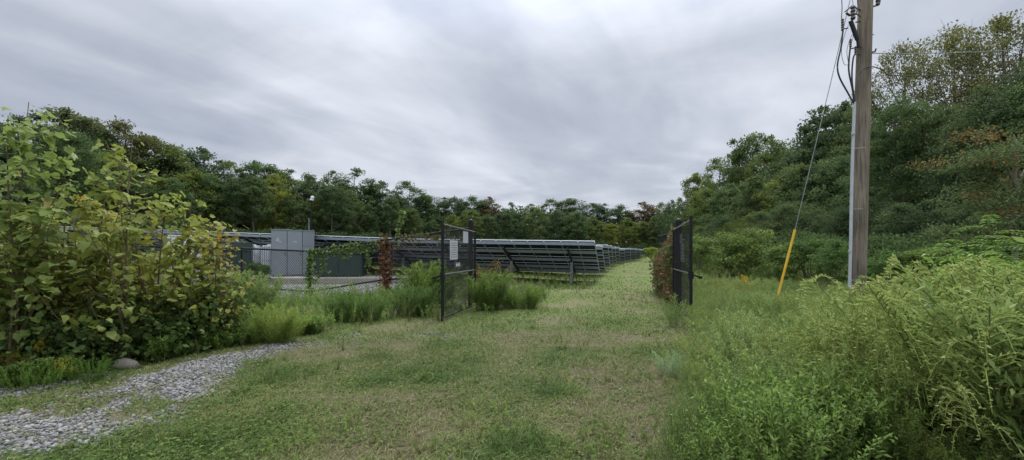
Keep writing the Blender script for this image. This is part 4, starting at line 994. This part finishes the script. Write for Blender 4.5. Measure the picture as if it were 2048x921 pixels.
for k in range(5):
    u0 = -1.54-k*(W+.03)
    t = solar_table(u0, 19.3, '%s solar table from the right in the nearest row' % ORD[k], roll if k else roll*.45)
    t.location.z = [0.02, .19, .56, .93, 1.30][k]
ru = [-1.54, -1.55, -1.5, -1.45, -1.35, -1.1, -.6, .1, .9, 1.6, 2.2]
rv = 19.3
for i in range(1, 11):
    rv += 5.6
    for k in range(2 if i < 5 else 1):
        t = solar_table(ru[i]-k*(W+.03), rv, '%s solar table from the lane in row %s counted from the gate' % (ORD[k], ['one', 'two', 'three', 'four', 'five', 'six', 'seven', 'eight', 'nine', 'ten', 'eleven'][i]), .01)
        t.location.z = rng.normal()*.07-.02*i; t.rotation_euler.y = rng.normal()*.012+.01

# ------------------------------------------------------------------ electrical cabinets
CY = 21.8; sc_ = CY/F
def world_x(px, Y=CY): return (px-CX)/F*Y
padz = EYE-(553-HY)/F*CY
t = thing('concrete_pad', 'low concrete pad under the grey and green cabinets', 'pad', (world_x(640), CY+.6, 0))
gx = padz
ob('slab', bxm('slab', [(0, 0, padz/2-.15, 9.6, 4.2, padz+.3-.004)], M['conc'], .02), t)
x0, x1 = world_x(540), world_x(627); w = x1-x0; H = EYE-(460-HY)/F*CY-padz
t = thing('switchgear_cabinet', 'tall grey steel switchgear cabinet marked 4 behind the fence', 'cabinet', ((x0+x1)/2-.28, CY+.75, padz), R(24)); dpt = 1.3; w = 1.98
ob('body', bxm('body', [(0, 0, H/2, w, dpt, H-.04)], M['grey_paint'], .01), t)
ob('roof', bxm('roof', [(-w*.26, 0, H+.0, w*.50, dpt+.06, .05), (w*.25, 0, H-.03, w*.52, dpt+.06, .05)], M['grey_paint'], .008), t)
dx = [-w/2+.01, -w/2+w*.365, -w/2+w*.72, w/2-.01]
for i in range(3):
    a, b = dx[i], dx[i+1]; zt = H-.08; 
    if i == 2: zt = H*.62
    d = ob('door', bxm('door', [((a+b)/2, -dpt/2-.012, (zt+.08)/2, b-a-.025, .02, zt-.08)], M['grey_paint'], .004), t)
    ob('handle', bxm('handle', [(b-.09, -dpt/2-.04, zt*.5, .025, .03, .14)], M['dark_steel'], .004), d)
    ob('warning_label', bxm('warning_label', [((a+b)/2+.02, -dpt/2-.026, [H*.74, H*.74, H*.56][i], .13, .004, .08)], M['sign']), d)
    ob('label_print', bxm('label_print', [((a+b)/2+.02, -dpt/2-.030, [H*.74, H*.74, H*.56][i]+q, .08, .003, .012) for q in (-.018, .012)], M['ink']), d)
for xs in dx[1:3]: ob('door_seam', bxm('door_seam', [(xs, -dpt/2-.003, H*.5, .022, .008, H-.12)], M['groove']), t)
# louvred upper panel on the right bay
a, b = dx[2], dx[3]
ob('louvre_panel', bxm('louvre_panel', [((a+b)/2-(b-a)*.38+k*(b-a)*.125, -dpt/2-.010, H*.80, .035, .03, H*.30) for k in range(7)]+[((a+b)/2, -dpt/2-.004, H*.80, b-a-.03, .012, H*.33)], M['grey_paint'], .003), t)
# painted numeral 4
fz = -dpt/2-.026; cx4 = -w/2+w*.15; cz4 = H*.78; s4 = .22
ob('numeral', bxm('numeral', [(cx4+.03, fz, cz4,   .034, .004, s4), (cx4-.015, fz-.0025, cz4-.035, .15, .004, .032), (cx4-.024, fz-.005, cz4+.04, .030, .004, .172, 0, .62, 0)], M['sign']), t)
# green transformer at left
def green_box(px0, px1, top, Y, lab, base=None, flare=False, rz=R(9), depth=1.2):
    x0, x1 = world_x(px0, Y), world_x(px1, Y); w = x1-x0; zb = padz if base is None else base; H = EYE-(top-HY)/F*Y-zb
    t = thing('transformer_box', lab, 'transformer', ((x0+x1)/2, Y+depth/2, zb), rz)
    ob('body', bxm('body', [(0, 0, H*.40, w, depth, H*.8)], M['green_paint'], .015), t)
    ob('lid', bxm('lid', [(0, -.02, H*.9, w+.07, depth+.1, H*.20-.01)], M['green_paint'], .02), t)
    for s in (-1, 1):
        d = ob('door', bxm('door', [(s*w*.245, -depth/2-.01, H*.40, w*.46, .02, H*.70)], M['green_paint'], .004), t)
        if s < 0: ob('handle', bxm('handle', [(-.06, -depth/2-.04, H*.42, .03, .04, .12)], M['dark_steel'], .004), d)
    ob('warning_label', bxm('warning_label', [(-w*.28, -depth/2-.075, H*.90, .22, .004, .10)], M['sign']), t)
    return t, w, H
green_box(441, 491, 485, 20.6, 'dark green transformer box at the fence behind the feathery bush', hf(world_x(466, 20.6), 21)-.02, rz=R(26), depth=.7)
t, w, H = green_box(630, 718, 497, 21.2, 'wide dark green transformer with cooling fins right of the grey cabinet')
ob('fin_bank', bxm('fin_bank', [(-w*.42+k*w*.062, .25, H+.13, .012, .42, .34, 0, .45, 0) for k in range(14)]+[(0, .52, H+.12, w*.98, .05, .35)], M['green_paint']), t)
x0 = world_x(657, 23.5); x1 = world_x(734, 23.5); zt = EYE-(473-HY)/F*23.5; wv = x1-x0
t = thing('transformer_tank', 'tall plain green tank with flat top behind the finned transformer', 'transformer', ((x0+x1)/2, 24.1, padz-.05))
ob('body', bxm('body', [(0, 0, (zt-padz)/2, wv-.06, 1.1, zt-padz-.1)], M['green_paint'], .015), t); ob('lid', bxm('lid', [(0, 0, zt-padz-.07, wv, 1.2, .26)], M['green_paint'], .01), t)
# white totes behind the fence
for k, (a, b, tp_, lab) in enumerate(((490, 508, 491, 'small white tote left of the pair behind the weeds'), (520, 541, 491, 'white tote touching the grey cabinet behind the weeds'), (330, 384, 470, 'white tank glimpsed through the sapling leaves'))):
    Y = 23. if k < 2 else 21.; x0, x1 = world_x(a, Y), world_x(b, Y); zt = EYE-(tp_-HY)/F*Y; wv = x1-x0; zb = hf((x0+x1)/2, Y+.4)
    t = thing('white_tote', lab, 'tank', ((x0+x1)/2, Y+.4, zb), group='white totes in the compound')
    ob('tank', bxm('tank', [(0, 0, (zt-zb)/2+.06, wv, .7, zt-zb-.12)], M['white_plastic'], .06), t)
    ob('cage', bxm('cage', [(-wv/2-.012+q*(wv+.024)/5, -.37, (zt-zb)/2, .018, .018, zt-zb) for q in range(6)]+[(0, -.385, zz, wv+.05, .016, .018) for zz in (.2, (zt-zb)*.5, zt-zb-.08)]+[(0, 0, .04, wv, .74, .08)], M['galv']), t)
    ob('lid', bxm('lid', [(0, 0, zt-zb+.02, .16, .16, .06)], M['white_plastic'], .01), t)
# bush in front of the totes
for px, ty, lab in ((508, 522, 'dark leafy bush before the white totes'), (530, 527, 'dark leafy bush left of the grey cabinet base')):
    Y = 19.6; X = world_x(px, Y); tree('S1', X, Y, EYE-(ty-HY)/F*Y-hf(X, Y), lab, 'shrub', 'bush', tint=(.7, .85, .7), wf=.75)
# instrument pole
Y = 24.5; X = world_x(621, Y); zb = hf(X, Y); t = thing('sensor_pole', 'thin black pole with white sensor head above the grey cabinet', 'pole', (X, Y, zb)); zt = EYE-(402-HY)/F*Y-zb
g = G(); cyl(g, (0, 0, 0), (0.05, 0, zt), .035, 8); gob('pole', g, [M['black']], t)
g = G(); s = np.linspace(0, 1, 6); tube(g, np.stack([.07+.06*s, 0*s, zt+.02+.26*s], -1), .11*np.array([.95, 1, .72, .98, .85, .4]), 12); gob('sensor_head', g, [M['white_plastic']], t)
ob('bracket', bxm('bracket', [(-.02, 0, zt-.03, .26, .12, .09), (-.12, 0, zt-.06, .08, .08, .12)], M['black'], .01), t)
Y = 23.6; X = world_x(618, Y); t = thing('antenna_mast', 'short pale mast with crossbar just above the grey cabinet', 'antenna', (X, Y, padz)); zt = EYE-(437-HY)/F*Y-padz
g = G(); cyl(g, (0, 0, 0), (0, 0, zt), .02, 6); gob('mast', g, [M['galv']], t); ob('crossbar', bxm('crossbar', [(-.04, 0, zt, .16, .03, .04)], M['dark_steel'], .004), t)

# ------------------------------------------------------------------ utility pole
PY = 9.5
def A(px, py, d=0.): p = at(px, py, PY+d); return np.array(p)
b0 = A(1712, 645); b0[2] = hf(b0[0], b0[1]); top_ = A(1741, -330)
t = thing('utility_pole', 'weathered wooden utility pole with grey riser conduit at right', 'utility pole', tuple(b0)); off = tuple(b0)
g = G(); s = np.linspace(-.03, 1, 30)[:, None]; ln = b0*(1-s)+top_*s; tube(g, ln, np.linspace(.168, .118, 30), 28); gob('pole_shaft', g, [M['pole']], t, off, True)
g = G(); q = spline([A(1697, 640, -.12), A(1701, 500, -.12), A(1704, 350, -.1), A(1709, 205, -.1)], 6); tube(g, q, .030, 12); cd = gob('conduit', g, [M['pvc']], t, off, True)
for py in (265, 500):
    g = G(); cyl(g, A(1708-(py-205)*.026, py, -.12), A(1708-(py-205)*.026, py+5, -.12), .036, 10); gob('coupling', g, [M['pvc']], t, off)
for py in (560, 420, 300):
    g = G(); p = A(1712+(600-py)*.03-3, py, 0); cyl(g, p+np.array([-.20, -.12, 0]), p+np.array([-.02, -.19, 0]), .008, 6); gob('strap', g, [M['galv']], t, off)
def cab(pts, r, name='riser_cable', mat='cable'):
    g = G(); tube(g, spline([A(*p) for p in pts], 8), r, 8); return gob(name, g, [M[mat]], t, off, True)
cab([(1708, 208, -.1), (1695, 185, -.2), (1679, 155, -.25), (1675, 130, -.25), (1682, 95, -.25), (1686, 60, -.25)], .016)
cab([(1709, 208, -.1), (1705, 180, -.15), (1698, 145, -.2), (1698, 120, -.2), (1701, 92, -.2)], .016)
cab([(1710, 208, -.1), (1704, 160, -.15), (1706, 120, -.15), (1712, 104, -.15)], .016)
cab([(1701, 92, -.2), (1706, 76, -.2), (1704, 70, -.2), (1694, 100, -.22), (1697, 128, -.2)], .005, 'jumper_wire', 'cable')
cab([(1686, 55, -.25), (1683, 40, -.2), (1684, 15, -.2), (1682, -30, -.2)], .008, 'jumper_wire', 'cable')
cab([(1697, 50, -.2), (1690, 68, -.22), (1683, 100, -.25), (1688, 128, -.2), (1700, 130, -.2)], .005, 'jumper_wire')
cab([(1700, 30, -.2), (1706, 10, -.2), (1700, -20, -.2)], .005, 'jumper_wire')
def insul(px, py, h_, d=-.2, r=.03, n=5, name='insulator'):
    g = G(); a = A(px, py, d); s = np.linspace(0, 1, n*4+1); rr = r*(.55+.45*np.abs(np.sin(s*math.pi*n))); tube(g, np.stack([a[0]+0*s, a[1]+0*s, a[2]+h_*s], -1), rr, 10); gob(name, g, [M['porcelain']], t, off, True)
insul(1685, 62, .26, -.25); insul(1701, 95, .18, -.2, .026, 4); insul(1711, 106, .14, -.15, .026, 3)
insul(1706, 40, .30, -.25, .05, 4); insul(1755, 12, .22, 0., .04, 3)
def bar(pts, r, name='bracket', mat='dark_steel', k=6):
    g = G()
    for i in range(len(pts)-1): cyl(g, A(*pts[i]), A(*pts[i+1]), r, k)
    return gob(name, g, [M[mat]], t, off)
bar([(1686, 58, -.25), (1696, 57, -.2)], .012); bar([(1701, 98, -.2), (1722, 94, -.05)], .014); bar([(1711, 110, -.15), (1722, 108, 0)], .012)
bar([(1745, 14), (1758, 10), (1762, -12)], .018); bar([(1690, 24, -.2), (1704, 12, -.2), (1722, 22, 0)], .016); bar([(1692, 26, -.2), (1700, 32, -.2)], .022)
bar([(1700, 32, -.2), (1712, 28, -.15), (1722, 34, 0)], .012); bar([(1712, 45, -.1), (1722, 42, 0)], .016); bar([(1714, -20, -.1), (1716, 12, -.1), (1712, 30, -.15)], .012)
g = G(); cyl(g, A(1701, 42, -.2), A(1715, 80, -.16), .055, 4); cyl(g, A(1715, 80, -.16), A(1718, 96, -.14), .03, 6); gob('fused_cutout', g, [M['cable']], t, off)
bar([(1742, 68, 0), (1748, 70, -.05)], .010, 'pole_step', 'galv'); bar([(1738, 105, -.1), (1750, 104, -.1), (1752, 98, -.1)], .016, 'wire_clamp')
# crossarm above the frame
ca = b0*(1-.93)+top_*.93; g = G(); cyl(g, ca+np.array([-1.1, -.2, 0]), ca+np.array([1.1, -.2, 0]), .06, 4); gob('crossarm', g, [M['pole']], t, off)
for s_ in (-1.0, -.3, 1.0):
    g = G(); q = ca+np.array([s_, -.2, .05]); ss = np.linspace(0, 1, 13); tube(g, np.stack([q[0]+0*ss, q[1]+0*ss, q[2]+.2*ss], -1), .045*(.6+.4*np.abs(np.sin(ss*9.4))), 10); gob('insulator', g, [M['porcelain']], t, off, True)
# overhead wires to the right
def wire(pts, r, lab, mat):
    o = A(*pts[0]); w_ = thing('overhead_wire', lab, 'wire', tuple(o)); g = G(); tube(g, spline([A(*p) for p in pts], 10), r, 6, cap=False); gob('strand', g, [M[mat]], w_, tuple(o), True)
wire([(1742, 107, -.1), (1850, 107, 1), (2048, 99, 3), (2400, 70, 6)], .010, 'pale grey overhead wire leaving the pole to the right, the upper one', 'wire')
wire([(1717, 150, -.19), (1728, 137, -.2), (1745, 134, -.1), (1768, 141, 0), (1785, 151, .1), (1900, 151, 1), (2048, 149, 3), (2400, 140, 6)], .011, 'black overhead cable looping from the pole, the lower one', 'cable')
wire([(1736, 166, 0), (1750, 155, 0), (1775, 150, .1), (1784, 151, .1)], .007, 'short thin cable loop beside the pole under the black cable', 'cable')
# guy wire with yellow guard
ga = A(1556, 592); gb = A(1590, 460); gtop = A(1733, -140, 0)
ga3 = np.array([ga[0], ga[1], ga[2]])
tg = thing('guy_wire', 'steel guy wire with yellow plastic guard left of the pole', 'guy wire', (ga[0], ga[1], hf(ga[0], ga[1]))); og = tuple(tg.location)
g = G(); dd = (gb-ga)/np.linalg.norm(gb-ga); tube(g, np.stack([ga-dd*.6, gb, gb+(gtop-gb)*.5+np.array([0, 0, -.06]), gtop]), .0075, 6); gob('strand', g, [M['wire']], tg, og, True)
g = G(); tube(g, np.stack([ga-dd*.3, ga*.5+gb*.5, gb]), .026, 12); gob('guard', g, [M['yellow']], tg, og, True)

# ------------------------------------------------------------------ sky, sun, camera
SUN_EL, SUN_AZ = R(52), R(20)     # azimuth clockwise from +Y
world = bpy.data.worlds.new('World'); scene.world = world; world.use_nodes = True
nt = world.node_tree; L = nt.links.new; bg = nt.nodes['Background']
sky = nt.nodes.new('ShaderNodeTexSky'); sky.sky_type = 'NISHITA'; sky.sun_disc = False; sky.sun_elevation = SUN_EL; sky.sun_rotation = SUN_AZ
tc = nt.nodes.new('ShaderNodeTexCoord'); sx = nt.nodes.new('ShaderNodeSeparateXYZ'); L(tc.outputs['Generated'], sx.inputs[0])
def mth(op, a, b=None, c=None):
    n = nt.nodes.new('ShaderNodeMath'); n.operation = op
    for i, q in enumerate((a, b, c)):
        if q is None: continue
        if isinstance(q, (int, float)): n.inputs[i].default_value = q
        else: L(q, n.inputs[i])
    return n.outputs[0]
zc = mth('ADD', mth('MAXIMUM', sx.outputs[2], 0.), .09)
cxn = mth('DIVIDE', sx.outputs[0], zc); cyn = mth('DIVIDE', sx.outputs[1], zc)
cmb = nt.nodes.new('ShaderNodeCombineXYZ'); L(cxn, cmb.inputs[0]); L(cyn, cmb.inputs[1])
def cloud(scale, stretch, rot, detail, dist=.4, off=0.):
    ca_, sa_ = math.cos(R(rot)), math.sin(R(rot))
    uu = mth('ADD', mth('SUBTRACT', mth('MULTIPLY', cxn, ca_), mth('MULTIPLY', cyn, sa_)), off); vv = mth('MULTIPLY', mth('ADD', mth('MULTIPLY', cxn, sa_), mth('MULTIPLY', cyn, ca_)), stretch)
    mp = nt.nodes.new('ShaderNodeCombineXYZ'); L(uu, mp.inputs[0]); L(vv, mp.inputs[1])
    n = nt.nodes.new('ShaderNodeTexNoise'); n.inputs['Scale'].default_value = scale; n.inputs['Detail'].default_value = detail; n.inputs['Roughness'].default_value = .5; n.inputs['Distortion'].default_value = dist
    L(mp.outputs[0], n.inputs['Vector']); return n.outputs['Fac']
c1 = cloud(.9, .30, 26, 6, .9, 3.1); c2 = cloud(.8, .8, 60, 5, .7, 1.3); c3 = cloud(2.6, .35, 20, 6, .6, 5.)
cc = mth('ADD', mth('ADD', mth('MULTIPLY', c1, .36), mth('MULTIPLY', c2, .50)), mth('MULTIPLY', c3, .14))
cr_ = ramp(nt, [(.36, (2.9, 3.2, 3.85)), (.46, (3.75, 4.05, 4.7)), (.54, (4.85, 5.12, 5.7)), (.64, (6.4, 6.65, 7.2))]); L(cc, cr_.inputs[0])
zf = nt.nodes.new('ShaderNodeMapRange'); zf.inputs[1].default_value = .40; zf.inputs[2].default_value = 1.; zf.inputs[3].default_value = 1.; zf.inputs[4].default_value = 4.2; L(sx.outputs[2], zf.inputs[0])  # overhead sky, mostly out of view, brightened to throw more light on the vegetation
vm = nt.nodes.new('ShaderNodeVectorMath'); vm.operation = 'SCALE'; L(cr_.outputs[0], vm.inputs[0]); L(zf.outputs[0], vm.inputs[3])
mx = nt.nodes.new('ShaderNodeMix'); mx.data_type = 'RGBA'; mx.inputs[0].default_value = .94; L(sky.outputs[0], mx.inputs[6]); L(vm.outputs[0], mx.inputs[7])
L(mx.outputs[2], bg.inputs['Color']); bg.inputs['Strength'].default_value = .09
sl = bpy.data.lights.new('sun', 'SUN'); sl.energy = 1.5; sl.angle = R(10); sl.color = (1, .96, .9); so = bpy.data.objects.new('sun', sl); COL.objects.link(so)
dv = Vector((math.sin(SUN_AZ)*math.cos(SUN_EL), math.cos(SUN_AZ)*math.cos(SUN_EL), math.sin(SUN_EL))); so.rotation_euler = dv.to_track_quat('Z', 'Y').to_euler()
cam = bpy.data.cameras.new('camera'); co = bpy.data.objects.new('camera', cam); COL.objects.link(co); scene.camera = co
co.location = (0, 0, EYE); co.rotation_euler = (R(90), 0, 0); cam.sensor_width = 36; cam.lens = 36*F/2048; cam.shift_y = (HY-460.5)/2048; cam.clip_end = 3000; cam.clip_start = .05
scene.view_settings.view_transform = 'Standard'; scene.view_settings.look = 'None'; scene.view_settings.exposure = 0.6
scene.render.resolution_x = 1024; scene.render.resolution_y = 460
